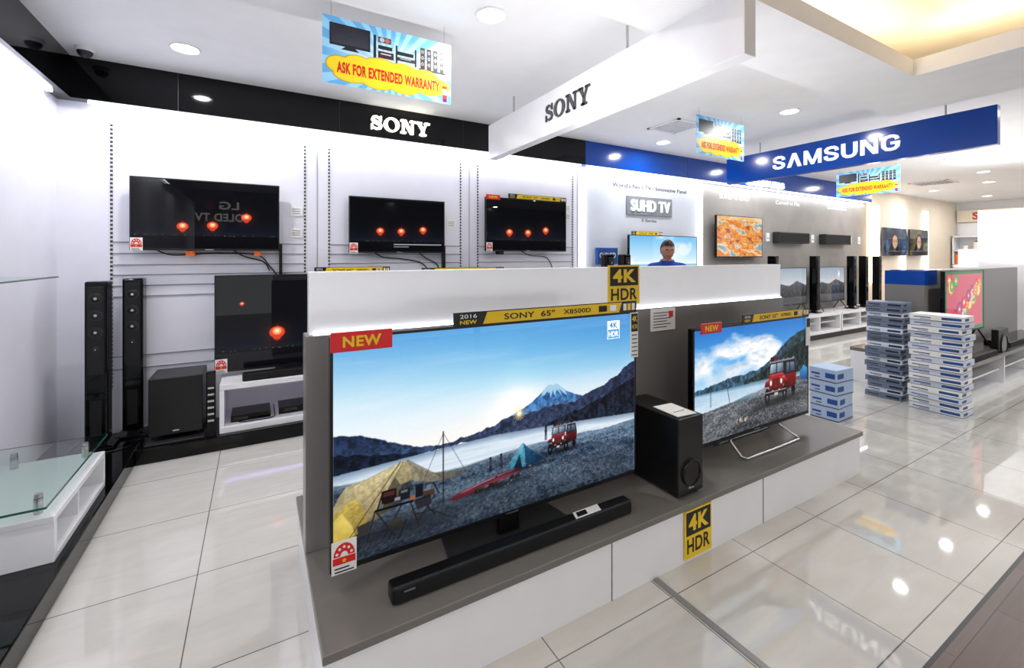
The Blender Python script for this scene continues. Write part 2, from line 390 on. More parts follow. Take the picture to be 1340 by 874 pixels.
def jeep(c, x, y, w, h, body=(.55,.10,.12)):
    X = lambda t: x+t*w
    Y = lambda t: y-t*h
    D = (.04,.04,.055); dk = tuple(q*.42 for q in body); lt = tuple(min(1,q*1.25+.10) for q in body)
    c.soft(X(.55), Y(.03), w*.75, h*.10, (.04,.05,.07), .85)
    c.ell(X(1.02), Y(.19), w*.07, h*.13, D)
    c.gpoly([(X(.68),Y(.22)),(X(1.12),Y(.30)),(X(1.14),Y(.60)),(X(.70),Y(.62))], body, dk)
    c.poly([(X(.70),Y(.60)),(X(.74),Y(.92)),(X(1.08),Y(.90)),(X(1.14),Y(.60))], (.10,.11,.14))
    c.gpoly([(X(.76),Y(.64)),(X(.77),Y(.86)),(X(.87),Y(.86)),(X(.88),Y(.64))], (.45,.52,.6), (.2,.25,.3)); c.gpoly([(X(.91),Y(.64)),(X(.91),Y(.86)),(X(1.05),Y(.85)),(X(1.09),Y(.64))], (.45,.52,.6), (.2,.25,.3))
    c.gpoly([(X(-.02),Y(.40)),(X(.02),Y(.52)),(X(.15),Y(.55)),(X(.20),Y(.40))], lt, dk); c.gpoly([(X(.58),Y(.40)),(X(.62),Y(.55)),(X(.78),Y(.52)),(X(.82),Y(.38))], lt, dk)
    for cx in (.08,.70): c.ell(X(cx), Y(.17), w*.085, h*.19, D); c.ell(X(cx), Y(.18), w*.04, h*.09, (.22,.22,.25)); c.ell(X(cx), Y(.18), w*.015, h*.03, (.6,.6,.62))
    c.gpoly([(X(.14),Y(.26)),(X(.64),Y(.26)),(X(.64),Y(.60)),(X(.14),Y(.60))], lt, dk)
    c.gpoly([(X(.12),Y(.58)),(X(.17),Y(.67)),(X(.64),Y(.67)),(X(.68),Y(.58))], tuple(min(1,q*1.3+.18) for q in body), body)
    c.poly([(X(.13),Y(.66)),(X(.18),Y(.93)),(X(.68),Y(.93)),(X(.70),Y(.66))], (.08,.09,.11))
    c.gpoly([(X(.165),Y(.68)),(X(.205),Y(.89)),(X(.40),Y(.89)),(X(.40),Y(.68))], (.78,.84,.9), (.30,.37,.45), (1,1)); c.gpoly([(X(.43),Y(.68)),(X(.43),Y(.89)),(X(.645),Y(.89)),(X(.66),Y(.68))], (.70,.78,.85), (.22,.29,.37), (1,1))
    c.rect(X(.16), X(1.06), Y(.97), Y(.92), (.55,.56,.58))
    for q,cc in ((.2,(.12,.12,.15)),(.34,(.35,.15,.12)),(.5,(.15,.2,.28)),(.68,(.2,.2,.22)),(.85,(.12,.12,.14))): c.rect(X(q), X(q+.13), Y(1.05), Y(.95), cc)
    c.rect(X(.27), X(.51), Y(.56), Y(.32), (.04,.03,.04))
    for k in range(7): c.rect(X(.285+.033*k), X(.296+.033*k), Y(.55), Y(.33), lt)
    for q in (.205,.575): c.ell(X(q), Y(.47), w*.042, h*.075, (.25,.25,.27)); c.ell(X(q), Y(.47), w*.033, h*.06, (.98,.97,.90))
    for q in (.27,.50): c.ell(X(q), Y(.25), w*.03, h*.05, (.95,.92,.75))
    c.rect(X(.02), X(.76), Y(.27), Y(.20), (.10,.10,.12)); c.rect(X(.02), X(.76), Y(.275), Y(.262), (.6,.6,.63)); c.rect(X(.33), X(.45), Y(.23), Y(.17), (.75,.75,.72))

def pic_lake(nx=620, ny=352):
    c = C(nx, ny); u, v = c.u, c.v
    c.grad([(0,(.34,.64,.88)),(.14,(.45,.73,.92)),(.28,(.66,.86,.96)),(.40,(.88,.95,.99)),(.52,(1,.985,.965)),(1,(1,1,1))])
    c.blend(np.clip((.55-u)*1.0,0,.55)*np.clip(v*3.2,0,1), (.95,.98,1.0))
    c.blend(np.clip((u-.5)*1.1,0,.45)*np.clip(1-v*1.9,0,1), (.20,.52,.81))
    c.blend(np.clip((fbm(u+v*.5,v,4,22,5,31)-.52)*3,0,1)*.16, (1,1,1))
    c.glow(.525,.475,.14,(.30,.17,.05),.8)
    fuji = [(.40,.575),(.45,.520),(.50,.490),(.54,.468),(.575,.438),(.60,.407),(.617,.385),(.628,.368),(.640,.363),(.648,.369),(.660,.363),(.668,.369),(.684,.392),(.71,.422),(.75,.452),(.80,.478),(.86,.50),(.86,.575)]
    c.gpoly(fuji, (.12,.34,.60), (.42,.55,.70), nz=.06, seed=14, f=22, j=.008, mt=.25)
    rays = vnoise(np.arctan2(u-.647, v-.33)*3+9, v*0, 9, 1, 8)*.6+fbm(u,v,60,30,3,9)*.4
    c.blend(c.pm(fuji,.008,14)*np.clip((.375+rays*.09-v)/.012,0,1), (.66,.82,.92))
    far = [(.20,.578),(.26,.570),(.32,.558),(.38,.545),(.43,.528),(.47,.507),(.505,.497),(.54,.503),(.575,.492),(.62,.488),(.66,.482),(.70,.495),(.74,.485),(.78,.455),(.82,.435),(.86,.420),(.89,.392),(.92,.375),(.95,.338),(.98,.315),(1,.30),(1,.63),(.6,.60),(.4,.582)]
    c.gpoly(far, (.11,.14,.24), (.22,.27,.38), nz=.15, seed=3, f=16, j=.02, mt=.34)
    c.gpoly([(.58,.602),(.66,.567),(.71,.545),(.76,.535),(.80,.510),(.86,.488),(.92,.45),(1,.41),(1,.645)], (.05,.065,.11), (.11,.145,.21), nz=.25, seed=7, f=24, j=.02, mt=.45)
    c.gpoly([(0,.425),(.03,.432),(.06,.44),(.09,.462),(.13,.492),(.17,.522),(.22,.55),(.27,.565),(.34,.574),(.30,.582),(0,.60)], (.09,.14,.25), (.20,.28,.40), nz=.15, seed=23, f=18, j=.016, mt=.3)
    c.gpoly([(0,.515),(.05,.523),(.10,.545),(.18,.568),(.23,.583),(.2,.59),(0,.605)], (.04,.075,.13), (.08,.12,.19), nz=.3, seed=29, f=30, j=.02, mt=.4)
    for k in range(8):
        t = k*math.pi/8+.2; c.line(.525-.022*math.cos(t), .49-.038*math.sin(t), .525+.022*math.cos(t), .49+.038*math.sin(t), .0009, (1,.80,.5))
    c.soft(.525,.49,.012,.02,(1,.93,.75)); c.ell(.525,.49,.006,.010,(1,1,.95))
    lake = [(0,.60),(.2,.588),(.45,.578),(.7,.60),(1,.635),(1,.8),(0,.8)]
    c.gpoly(lake, (.84,.90,.95), (.95,.975,.99), nz=.02, seed=2)
    base = np.interp(u, [0,.2,.45,.7,1], [.60,.588,.578,.60,.635])
    rf = np.clip(1-(v-base)/(.022+.03*fbm(u,v*0,9,1,3,4)),0,1); c.blend(c.pm(lake)*rf*.75, (.36,.46,.58))
    rip = fbm(u,v,10,150,4,17); c.blend(c.pm(lake)*np.clip((rip-.5)*5,0,1)*.28, (.62,.73,.84))
    sh = c.pm([(0,.64),(.06,.648),(.12,.665),(.22,.69),(.28,.697),(.34,.70),(.40,.690),(.46,.682),(.52,.674),(.58,.672),(.66,.678),(.75,.675),(.82,.683),(.88,.685),(1,.672),(1,1.1),(0,1.1)],.008,3)
    be = ground(c,.56,(.08,.13,.20),(.47,.55,.63),3)
    top = np.interp(u,[0,.12,.22,.34,.46,.58,.75,1],[.64,.665,.69,.70,.682,.672,.675,.672])
    hl = (np.clip(1-(v-top)/.05,0,1)*.45)[...,None]; be = be*(1-hl)+np.array((.55,.63,.70))*hl
    be = be*(1.1-.40*np.clip((v-.74)/.26,0,1)[...,None])*(.85+.33*np.clip(u,0,1))[...,None]
    m = sh[...,None]; c.a = c.a*(1-m)+be*m
    c.blend(sh*np.clip(1-(v-top)/.006,0,1)*.6, (.95,.98,1))
    c.soft(.17,.91,.17,.05,(.03,.05,.09),.75)
    c.gpoly([(.0,.74),(.015,.69),(.03,.66),(.09,.64),(.17,.60),(.182,.598),(.205,.632),(.25,.69),(.285,.712),(.31,.728),(.285,.745),(.24,.725),(.2,.70),(.17,.71),(.145,.80),(.08,.86),(.0,.93)], (.74,.69,.52), (.34,.31,.22), (.5,1), .10, 4, mt=.08)
    c.gpoly([(.045,.665),(.10,.64),(.172,.602),(.150,.66),(.128,.73),(.105,.82),(.04,.86),(.06,.76)], (.86,.80,.62), (.50,.44,.30), nz=.08, seed=5, mt=.08)
    c.gpoly([(.0,.77),(.03,.735),(.052,.72),(.075,.79),(.082,.86),(.0,.93)], (.80,.70,.34), (.42,.35,.17), nz=.1, seed=8, mt=.08)
    c.gpoly([(.0,.80),(.02,.77),(.045,.84),(.05,.88),(0,.93)], (.93,.84,.42), (.7,.58,.25))
    c.gpoly([(.182,.60),(.215,.645),(.25,.69),(.30,.71),(.37,.725),(.30,.742),(.25,.735),(.2,.71)], (.62,.59,.50), (.30,.29,.26), (1,.4), .1, 2, mt=.1)
    c.poly([(.10,.82),(.125,.735),(.15,.665),(.165,.71),(.19,.70),(.2,.74),(.15,.82)], (.12,.12,.12), .55)
    for q in ((.172,.602,.105,.82),(.172,.602,.06,.76),(.178,.6,.25,.73)): c.line(*q, .0007, (.40,.36,.26))
    c.line(.283,.50,.283,.86,.0016,(.07,.07,.08)); c.line(.165,.60,.02,.93,.0010,(.15,.13,.1)); c.line(.182,.60,.34,.80,.0007,(.2,.2,.2)); c.line(.283,.51,.37,.79,.0006,(.2,.2,.22)); c.line(.283,.51,.19,.86,.0006,(.2,.2,.22))
    K = (.05,.05,.065)
    for (x,y,w_,h_,k) in [(.10,.795,.10,.012,K),(.115,.72,.04,.062,(.10,.05,.06)),(.12,.728,.03,.02,(.30,.14,.14)),(.16,.735,.03,.05,(.10,.10,.13)),(.165,.74,.018,.012,(.4,.42,.45)),(.205,.73,.02,.06,(.07,.07,.09)),(.225,.77,.032,.03,(.28,.2,.15)),(.15,.765,.014,.03,(.55,.55,.58)),(.235,.745,.012,.025,(.45,.45,.5)),(.19,.775,.012,.02,(.6,.35,.2)),(.108,.775,.012,.02,(.35,.4,.42)),(.145,.78,.02,.015,(.2,.22,.25))]:
        c.rect(x,x+w_,y,y+h_,k)
    for (x0,y0,x1,y1) in [(.10,.80,.08,.93),(.19,.80,.215,.93),(.10,.80,.15,.94),(.17,.80,.12,.94),(.22,.80,.26,.90),(.26,.80,.215,.90),(.05,.94,.09,.84),(.24,.86,.30,.93),(.255,.74,.27,.80),(.06,.90,.14,.905),(.205,.87,.27,.87),(.12,.72,.105,.80),(.135,.95,.155,.86),(.16,.96,.18,.88)]:
        c.line(x0,y0,x1,y1,.0018,K)
    c.poly([(.20,.80),(.245,.79),(.25,.84),(.21,.85)], (.12,.12,.15)); c.poly([(.055,.85),(.085,.84),(.09,.89),(.06,.90)], (.16,.15,.16)); c.gpoly([(.13,.87),(.165,.86),(.175,.91),(.14,.92)], (.22,.20,.18),(.08,.08,.09))
    c.soft(.44,.85,.14,.018,(.03,.05,.09),.8)
    c.gpoly([(.295,.85),(.33,.825),(.42,.80),(.52,.775),(.582,.762),(.572,.785),(.50,.812),(.40,.842),(.32,.862)], (.66,.26,.34), (.28,.06,.11), nz=.1, seed=3)
    c.gpoly([(.33,.828),(.42,.803),(.52,.780),(.50,.790),(.40,.814),(.34,.834)], (.82,.64,.68), (.55,.30,.36))
    c.gpoly([(.36,.826),(.42,.809),(.49,.79),(.48,.797),(.40,.820)], (.2,.08,.1), (.1,.05,.06))
    for i,x in enumerate((.385,.40,.415,.43,.445,.465,.50,.52)): c.gpoly([(x-.011,.853-(x-.4)*.17),(x-.006,.832-(x-.4)*.17),(x+.005,.829-(x-.4)*.17),(x+.010,.850-(x-.4)*.17)],((.10,.09,.10),(.30,.20,.20),(.42,.45,.50))[i%3],(.04,.04,.05))
    c.soft(.55,.79,.075,.014,(.03,.05,.09),.8)
    c.gpoly([(.480,.775),(.53,.665),(.538,.655),(.565,.70),(.62,.772),(.56,.79)], (.13,.38,.54), (.05,.18,.28), nz=.08, seed=3, mt=.1); c.gpoly([(.480,.775),(.530,.665),(.538,.655),(.545,.70),(.548,.788)], (.44,.72,.80), (.18,.46,.58), nz=.08, seed=2, mt=.1)
    c.gpoly([(.505,.782),(.527,.71),(.535,.785)], (.10,.25,.32),(.04,.1,.15)); c.line(.538,.655,.47,.785,.0005,(.7,.7,.7)); c.line(.538,.655,.63,.785,.0005,(.6,.6,.6))
    jeep(c,.630,.757,.10,.16,(.38,.10,.13))
    for (x,y) in ((.622,.600),(.428,.695),(.463,.69)):
        c.ell(x,y,.004,.008,(.12,.09,.09)); c.poly([(x-.005,y+.008),(x+.005,y+.008),(x+.004,y+.04),(x-.004,y+.04)],(.20,.22,.30)); c.rect(x-.004,x-.001,y+.038,y+.07,(.08,.08,.1)); c.rect(x+.001,x+.004,y+.038,y+.07,(.08,.08,.1))
    r = np.random.default_rng(60)
    for k in range(40):
        x = .33+.4*r.random(); y = .72+.16*r.random(); q = r.random(); c.ell(x,y,.002+.003*r.random(),.003+.002*r.random(),(.08+.5*q,.08+.45*q,.10+.4*q),.8)
    return c.finish()

def pic_clouds(nx=360, ny=204):
    c = C(nx, ny); u, v = c.u, c.v
    c.grad([(0,(.14,.46,.80)),(.3,(.34,.66,.92)),(.55,(.80,.92,.98)),(1,(1,1,1))])
    w = fbm(u,v,5,5,3,77)-.5; U = u+w*.10+1; V = v+w*.08+1
    n = fbm(U,V,5,6,6,21); d = np.clip(1-((u-.40)/.50)**2-((v-.34)/.27)**2,-.8,1)
    m = np.clip((n+d*.40-.60)*4,0,1); n2 = fbm(U-.012,V-.035,5,6,6,21)
    c.blend(m, (1,1,1)); c.blend(m*np.clip((n2-n)*-5+.05,0,1)*.75, (.58,.70,.84)); c.blend(m*np.clip((v-.38)*3,0,.5),(.75,.84,.93))
    c.gpoly([(0,.53),(.08,.515),(.15,.50),(.22,.485),(.30,.462),(.38,.47),(.45,.45),(.5,.46),(.56,.425),(.62,.38),(.68,.335),(.72,.285),(.78,.23),(.82,.19),(.87,.165),(.9,.14),(.95,.135),(1,.11),(1,.6),(0,.58)], (.14,.20,.22), (.22,.35,.44), nz=.2, seed=7, f=14, j=.025, mt=.4)
    c.gpoly([(.40,.545),(.52,.49),(.60,.45),(.68,.40),(.76,.35),(.85,.29),(.92,.26),(1,.21),(1,.6),(.5,.57)], (.07,.11,.11), (.13,.20,.20), nz=.3, seed=9, f=22, j=.03, mt=.55)
    lake = [(0,.565),(1,.56),(1,.8),(0,.8)]
    c.gpoly(lake, (.66,.80,.90), (.96,.98,1), nz=.04, seed=2)
    c.blend(c.pm(lake)*np.clip(1-(v-.562)/(.02+.05*u),0,1)*.7, (.25,.38,.45)); rip = fbm(u,v,8,110,3,4); c.blend(c.pm(lake)*np.clip((rip-.5)*5,0,1)*.3,(.6,.75,.86))
    sh = c.pm([(0,.745),(.15,.72),(.3,.70),(.45,.668),(.6,.64),(.8,.615),(1,.60),(1,1.1),(0,1.1)],.01,3)
    be = ground(c,.50,(.13,.15,.18),(.72,.74,.76),5,7,2)*(1.02-.25*np.clip((v-.75)*3,0,1))[...,None]
    c.a = c.a*(1-sh[...,None])+be*sh[...,None]
    for k in range(7): c.ell(.33+k*.014,.885+.01*(k%2),.010,.018,((.6,.52,.5),(.25,.22,.22),(.75,.7,.65))[k%3])
    c.gpoly([(.30,.70),(.40,.672),(.46,.66),(.50,.685),(.34,.725)],(.55,.66,.72),(.3,.38,.42)); c.gpoly([(.92,.56),(.96,.50),(1,.54),(1,.67),(.92,.64)],(.30,.60,.85),(.10,.28,.5))
    c.line(.12,.56,.12,.70,.002,(.2,.2,.2)); c.line(.25,.55,.27,.70,.002,(.2,.2,.2))
    jeep(c,.575,.82,.27,.44,(.58,.08,.08))
    return c.finish()

def pic_night(nx=220, ny=124, lan=((.74,.52,.045),), seed=1, bars=False):
    c = C(nx, ny); u, v = c.u, c.v
    c.grad([(0,(.015,.015,.025)),(.5,(.02,.025,.04)),(.74,(.05,.065,.11)),(.80,(.09,.10,.14)),(.82,(.02,.025,.04)),(1,(.015,.015,.025))])
    hz = .80
    r = np.random.default_rng(seed)
    for k in range(40):
        x = r.random(); c.rect(x, x+.01+.02*r.random(), hz-.05*r.random(), hz, (.05+.06*r.random(),.06+.06*r.random(),.10))
    for k in range(36):
        x = r.random(); y = hz+abs(r.normal())*.006; c.ell(x,y,.0025,.004,(.7,.62+.2*r.random(),.5),.5)
    for (x,y,s) in lan:
        c.glow(x,y,s*1.6,(.48,.14,.04),.5); c.ell(x,y-s*.1,s*.60,s*.92,(.93,.30,.18)); c.poly([(x-s*.45,y+s*.4),(x+s*.45,y+s*.4),(x+s*.2,y+s*1.15),(x-s*.2,y+s*1.15)],(.85,.26,.15))
        c.ell(x,y-.25*s,s*.34,s*.55,(1,.66,.42)); c.ell(x,y-.3*s,s*.16,s*.28,(1,.92,.75)); c.line(x,y-s*1.0,x,y-s*1.5,.002,(.5,.2,.1)); c.rect(x-s*.10,x+s*.10,y+s*1.2,y+s*1.42,(.45,.15,.1))
    if bars: c.rect(.44,.97,.86,.875,(.7,.7,.75)); c.rect(.44,.60,.90,.925,(.45,.45,.5))
    return c.a

def pic_beach(nx=120, ny=68):
    c = C(nx, ny); c.grad([(0,(.45,.75,.95)),(.4,(.80,.93,1)),(.5,(.95,.98,1)),(.52,(.55,.78,.9)),(.7,(.4,.65,.8)),(.72,(.85,.8,.7)),(1,(.75,.68,.58))])
    c.blend(np.clip((fbm(c.u,c.v,5,4,4,3)-.5)*5,0,1)*(c.v<.5)*.7,(1,1,1)); return c.a
def pic_dune(nx=120, ny=68):
    c = C(nx, ny); c.grad([(0,(.60,.66,.72)),(.45,(.80,.82,.83)),(.5,(.45,.46,.46)),(1,(.30,.30,.31))])
    c.gpoly([(0,.55),(.2,.42),(.45,.5),(.7,.35),(1,.5),(1,.8),(0,.8)],(.35,.37,.40),(.2,.2,.22),mt=.4,f=14); return c.a
def pic_desert(nx=140, ny=80):
    c = C(nx, ny); w = fbm(c.u,c.v,3,4,4,44); n = fbm(c.u+w*.25,c.v+w*.25,7,9,5,12)
    st = [(.28,(.50,.62,.70)),(.38,(.93,.86,.72)),(.48,(.93,.60,.24)),(.56,(.86,.42,.12)),(.64,(.95,.74,.40)),(.75,(.70,.30,.12))]
    for k in range(3): c.a[...,k] = np.interp(n, [q[0] for q in st], [q[1][k] for q in st])
    c.rect(0,1,0,.10,(.95,.86,.68),.6); return c.a
def pic_flowers(nx=170, ny=100):
    c = C(nx, ny, (.10,.46,.26)); c.rect(.04,.96,.05,.93,(.80,.34,.42)); r = np.random.default_rng(4)
    cols = [(.90,.22,.36),(.98,.62,.28),(.97,.86,.45),(.75,.18,.50),(.98,.76,.80),(.40,.70,.40)]
    for k in range(34):
        x = .10+.80*((k*.382)%1); y = .14+.70*((k*.618+.11*(k%3))%1); rr = .055+.03*r.random(); col = cols[k%6]
        c.ell(x,y,rr*.85,rr*1.4,tuple(q*.75 for q in col))
        for t in np.linspace(0,6.28,9)[:-1]: c.ell(x+rr*.48*math.cos(t),y+rr*.8*math.sin(t),rr*.24,rr*.4,col)
        c.ell(x,y,rr*.32,rr*.5,cols[(k+2)%6]); c.ell(x,y,rr*.15,rr*.25,(.98,.95,.8))
    return c.a
def pic_portrait(seed, nx=80, ny=50):
    c = C(nx, ny, (.10,.14,.22)); c.blend(np.clip(fbm(c.u,c.v,4,4,3,seed)*1.2-.3,0,1),(.35,.55,.75) if seed%2 else (.75,.6,.2))
    c.ell(.5,.95,.3,.4,(.1,.1,.12)); c.ell(.5,.45,.15,.3,(.12,.08,.06)); c.ell(.5,.5,.11,.24,(.85,.66,.52)); c.rect(.44,.48,.46,.5,(.1,.1,.1)); c.rect(.53,.57,.46,.5,(.1,.1,.1)); return c.a
def pic_promo(nx=340, ny=168):
    c = C(nx, ny, (.60,.84,.97)); u, v = c.u, c.v
    th = np.arctan2((v-.6)*.5, u-.5); c.blend(np.clip(np.sin(th*24)*4+.5,0,1)*.6, (.26,.60,.88)); c.blend(np.clip(1-((u-.5)/.5)**2-((v-.5)/.42)**2,0,1)*.6,(.92,.97,1))
    D=(.08,.07,.09)
    c.rect(.05,.34,.09,.42,D); c.gpoly([(.062,.11),(.328,.11),(.328,.385),(.062,.385)],(.10,.10,.16),(.22,.22,.28)); c.poly([(.16,.42),(.23,.42),(.26,.47),(.13,.47)],D)
    c.rect(.365,.385,.13,.50,D); c.rect(.40,.50,.14,.23,(.30,.26,.28)); c.ell(.43,.185,.018,.035,(.75,.75,.78)); c.ell(.47,.185,.018,.035,(.75,.4,.4)); c.rect(.40,.51,.27,.33,D); c.rect(.40,.52,.36,.47,(.25,.1,.12)); c.rect(.42,.50,.39,.41,(.8,.8,.8))
    c.rect(.54,.68,.30,.36,D); c.rect(.55,.70,.39,.45,(.18,.17,.2)); c.rect(.57,.66,.405,.415,(.7,.7,.75)); c.rect(.535,.55,.22,.5,D); c.rect(.69,.705,.22,.5,D)
    for x in (.735,.79,.845,.90):
        c.rect(x,x+.038,.16,.50,(.22,.13,.13))
        for y in (.22,.32,.42): c.ell(x+.019,y,.011,.028,(.62,.60,.60)); c.ell(x+.019,y,.005,.013,(.2,.2,.2))
    c.rect(.72,.95,.50,.53,D)
    for g,col in ((.012,(.80,.58,.08)),(0,(.99,.86,.12))):
        for (x,y,rx,ry) in [(.5,.74,.43,.13),(.12,.70,.09,.12),(.25,.64,.1,.12),(.42,.62,.13,.13),(.6,.62,.12,.12),(.78,.65,.11,.13),(.90,.74,.08,.11),(.2,.83,.12,.10),(.4,.86,.12,.10),(.6,.86,.12,.10),(.8,.82,.1,.09)]:
            c.ell(x,y,rx+g*.6,ry+g,col)
    c.ell(.945,.80,.022,.06,(.95,.8,.65)); c.rect(.925,.965,.86,.98,(.85,.2,.2)); c.rect(.925,.965,.71,.76,(.8,.15,.15)); c.rect(.93,.96,.92,.98,(.2,.2,.5))
    return c.a

# ---------------------------------------------------------------- room shell
CZ = 2.97; WX0 = -1.29; WX1 = 17.0; WY = 4.55; FY = -4.5
def slab(name, *a, bev=0):
    b = M(); b.box(*a, bev=bev); return b.build(name)
slab('floor', WX0-.1, WX1+.1, 0.65, WY+.1, -0.1, 0, TILE)
b = M(); b.box(WX0-.1, WX1+.1, FY, 0.635, -0.1, 0, WOOD); b.box(WX0-.1, WX1+.1, 0.635, 0.65, -0.1, 0.0, DGREY); b.build('floor_wood')
b = M()
b.box(WX0, 3.65, WY, WY+.12, 0, 3.3, WALLW)
b.box(3.65, 6.0, WY, WY+.12, 0, 3.3, mat('pale_grey_panel', (0.79, 0.81, 0.85), 0.4))
b.box(6.0, 11.6, WY, WY+.12, 0, 3.3, CONC)
b.box(11.6, WX1, WY, WY+.12, 0, 3.3, CREAM)
b.build('wall_back')
b = M(); b.box(WX0-.12, WX0, FY, WY+.12, 0, 3.3, WALLW); b.build('wall_left')
b = M(); b.box(WX1, WX1+.12, FY, WY+.12, 0, 3.3, WHITE); b.build('wall_right')
cx0, cx1, cy0, cy1 = -0.55, 5.13, -1.6, 1.83
ox0, ox1, oy0, oy1 = -0.1, 4.12, -1.1, 1.33
b = M()
b.box(WX0-.1, WX1+.1, cy1, WY+.1, CZ, CZ+.1, CEIL)
b.box(WX0-.1, WX1+.1, FY, cy0, CZ, CZ+.1, CEIL)
b.box(WX0-.1, cx0, cy0, cy1, CZ, CZ+.1, CEIL)
b.box(cx1, WX1+.1, cy0, cy1, CZ, CZ+.1, CEIL)
b.build('ceiling')
b = M()
zt, zl = 2.79, 2.86
b.box(cx0, cx1, oy1, cy1, zt, zl, CEIL); b.box(cx0, cx1, cy0, oy0, zt, zl, CEIL)
b.box(cx0, ox0, oy0, oy1, zt, zl, CEIL); b.box(ox1, cx1, oy0, oy1, zt, zl, CEIL)
b.box(cx0, cx1, cy1-.03, cy1, zl, 3.2, CEIL); b.box(cx0, cx1, cy0, cy0+.03, zl, 3.2, CEIL)
b.box(cx0, cx0+.03, cy0, cy1, zl, 3.2, CEIL); b.box(cx1-.03, cx1, cy0, cy1, zl, 3.2, CEIL)
b.box(cx0, cx1, cy0, cy1, 3.17, 3.25, CEIL)
for (a0,a1,a2,a3) in [(ox0-.03,ox1+.03,oy1,oy1+.03),(ox0-.03,ox1+.03,oy0-.03,oy0),(ox0-.03,ox0,oy0,oy1),(ox1,ox1+.03,oy0,oy1)]:
    b.box(a0,a1,a2,a3,zl,2.91,CEIL)
b.build('ceiling_cove')
b = M()
b.box(ox0-.1, ox1+.12, oy1+.10, oy1+.12, zl, zl+.02, WARM); b.box(ox1+.14, ox1+.16, oy0, oy1+.1, zl, zl+.02, WARM)
b.box(ox0-.1, ox1+.12, oy0-.12, oy0-.10, zl, zl+.02, WARM)
b.build('cove_led_strip')

def fascia(x0, x1, mt, seams=()):
    b = M(); b.box(x0, x1, 4.45, WY-.001, 2.66, CZ-.001, mt)
    for s_ in seams: b.box(s_-.002, s_+.002, 4.448, 4.452, 2.66, CZ-.001, DGREY)
    return b
b = fascia(WX0+.001, 3.65, BLKG, (-.55, .68, 1.95, 3.0))
b.box(WX0+.001, WX0+.10, FY, 4.45, 2.66, CZ-.001, BLKG)
serif_word(b, (1.265, 4.45, 2.80), EX, EZ, .61, .135, .03, GLOWT)
b.build('black_sign_fascia')
b = fascia(3.65, 11.6, BLUE, (5.6, 7.6, 9.6))
sans_word(b, (7.60, 4.45, 2.73), EX, EZ, 1.12, .12, .03, WLET)
b.build('blue_sign_fascia')
b = M(); b.box(-1.1, 3.6, 4.475, 4.50, 2.640, 2.66, STRIP); b.build('led_strip_light')
b = M(); b.box(-1.27, -1.24, 0, 4.3, 2.64, 2.66, STRIP); b.build('led_strip_light')
b = M(); b.box(3.7, 11.55, 4.475, 4.50, 2.640, 2.66, STRIP); b.build('led_strip_light')

for x in (-.98, .39, .60, 1.96, 2.17, 3.52):
    b = M(); b.box(x-.008, x+.008, 4.544, 4.5495, .45, 2.52, SLOT); b.build('slotted_upright_rail')
b = M()
for (x0, x1) in ((-.97, .38), (.61, 1.95), (2.18, 3.51)):
    for z in (1.60, 1.51, 1.42, 1.34, 1.255, 1.17, .70, .60):
        b.box(x0, x1, 4.543, 4.5495, z-.004, z+.004, GRV)
for x in (.495, 2.065, 3.6): b.box(x-.003, x+.003, 4.545, 4.5495, .12, 2.64, GRV)
b.build('groove_shade_lines')  # flat grey strips paint the shade of the wall's grooves and seams

b = M()
b.box(WX0+.001, -.75, -1.0, WY-.001, 0, .11, BLKG, bev=.006)
b.box(-.75, 3.62, 4.05, WY-.001, 0, .11, BLKG, bev=.006)
b.build('black_display_plinth')

# ---------------------------------------------------------------- television
def energy(b, x, y, z, s=1.0):
    b.box(x, x+.085*s, y-.003, y, z, z+.115*s, PAPER)
    K = 12; cx = x+.0425*s; cz = z+.062*s
    b.prism([(cx+.036*s*math.cos(math.pi*k/K), y-.003, cz+.045*s*math.sin(math.pi*k/K)) for k in range(K+1)], (0,-.0015,0), RED)
    for k in range(5):
        a = math.pi*(k+.5)/5; b.cyl((cx+.026*s*math.cos(a), y-.004, cz+.032*s*math.sin(a)), (cx+.026*s*math.cos(a), y-.0052, cz+.032*s*math.sin(a)), .005*s, PAPER, 8)
    b.prism([(cx+.013*s*math.cos(math.pi*k/K), y-.0045, cz+.016*s*math.sin(math.pi*k/K)) for k in range(K+1)], (0,-.001,0), PAPER)
    b.box(x+.004, x+.081*s, y-.0045, y-.003, z+.034*s, z+.058*s, RED)
    star = [(cx+(.009 if i%2==0 else .004)*s*math.sin(math.pi*i/5), y-.0045, z+.046*s+(.009 if i%2==0 else .004)*s*math.cos(math.pi*i/5)) for i in range(10)]
    b.prism(star, (0,-.001,0), YEL)
    b.box(x+.01*s, x+.075*s, y-.0045, y-.003, z+.006*s, z+.010*s, INK); b.box(x+.01*s, x+.06*s, y-.0045, y-.003, z+.018*s, z+.022*s, INK)

def newtag(b, x, y, z, w, h):
    b.box(x, x+w, y-.006, y, z, z+h, RED, bev=.002)
    b.text('NEW', (x+w/2, y-.006, z+h/2), EX, EZ, w*.62, h*.55, .001, YEL, bold=.03)

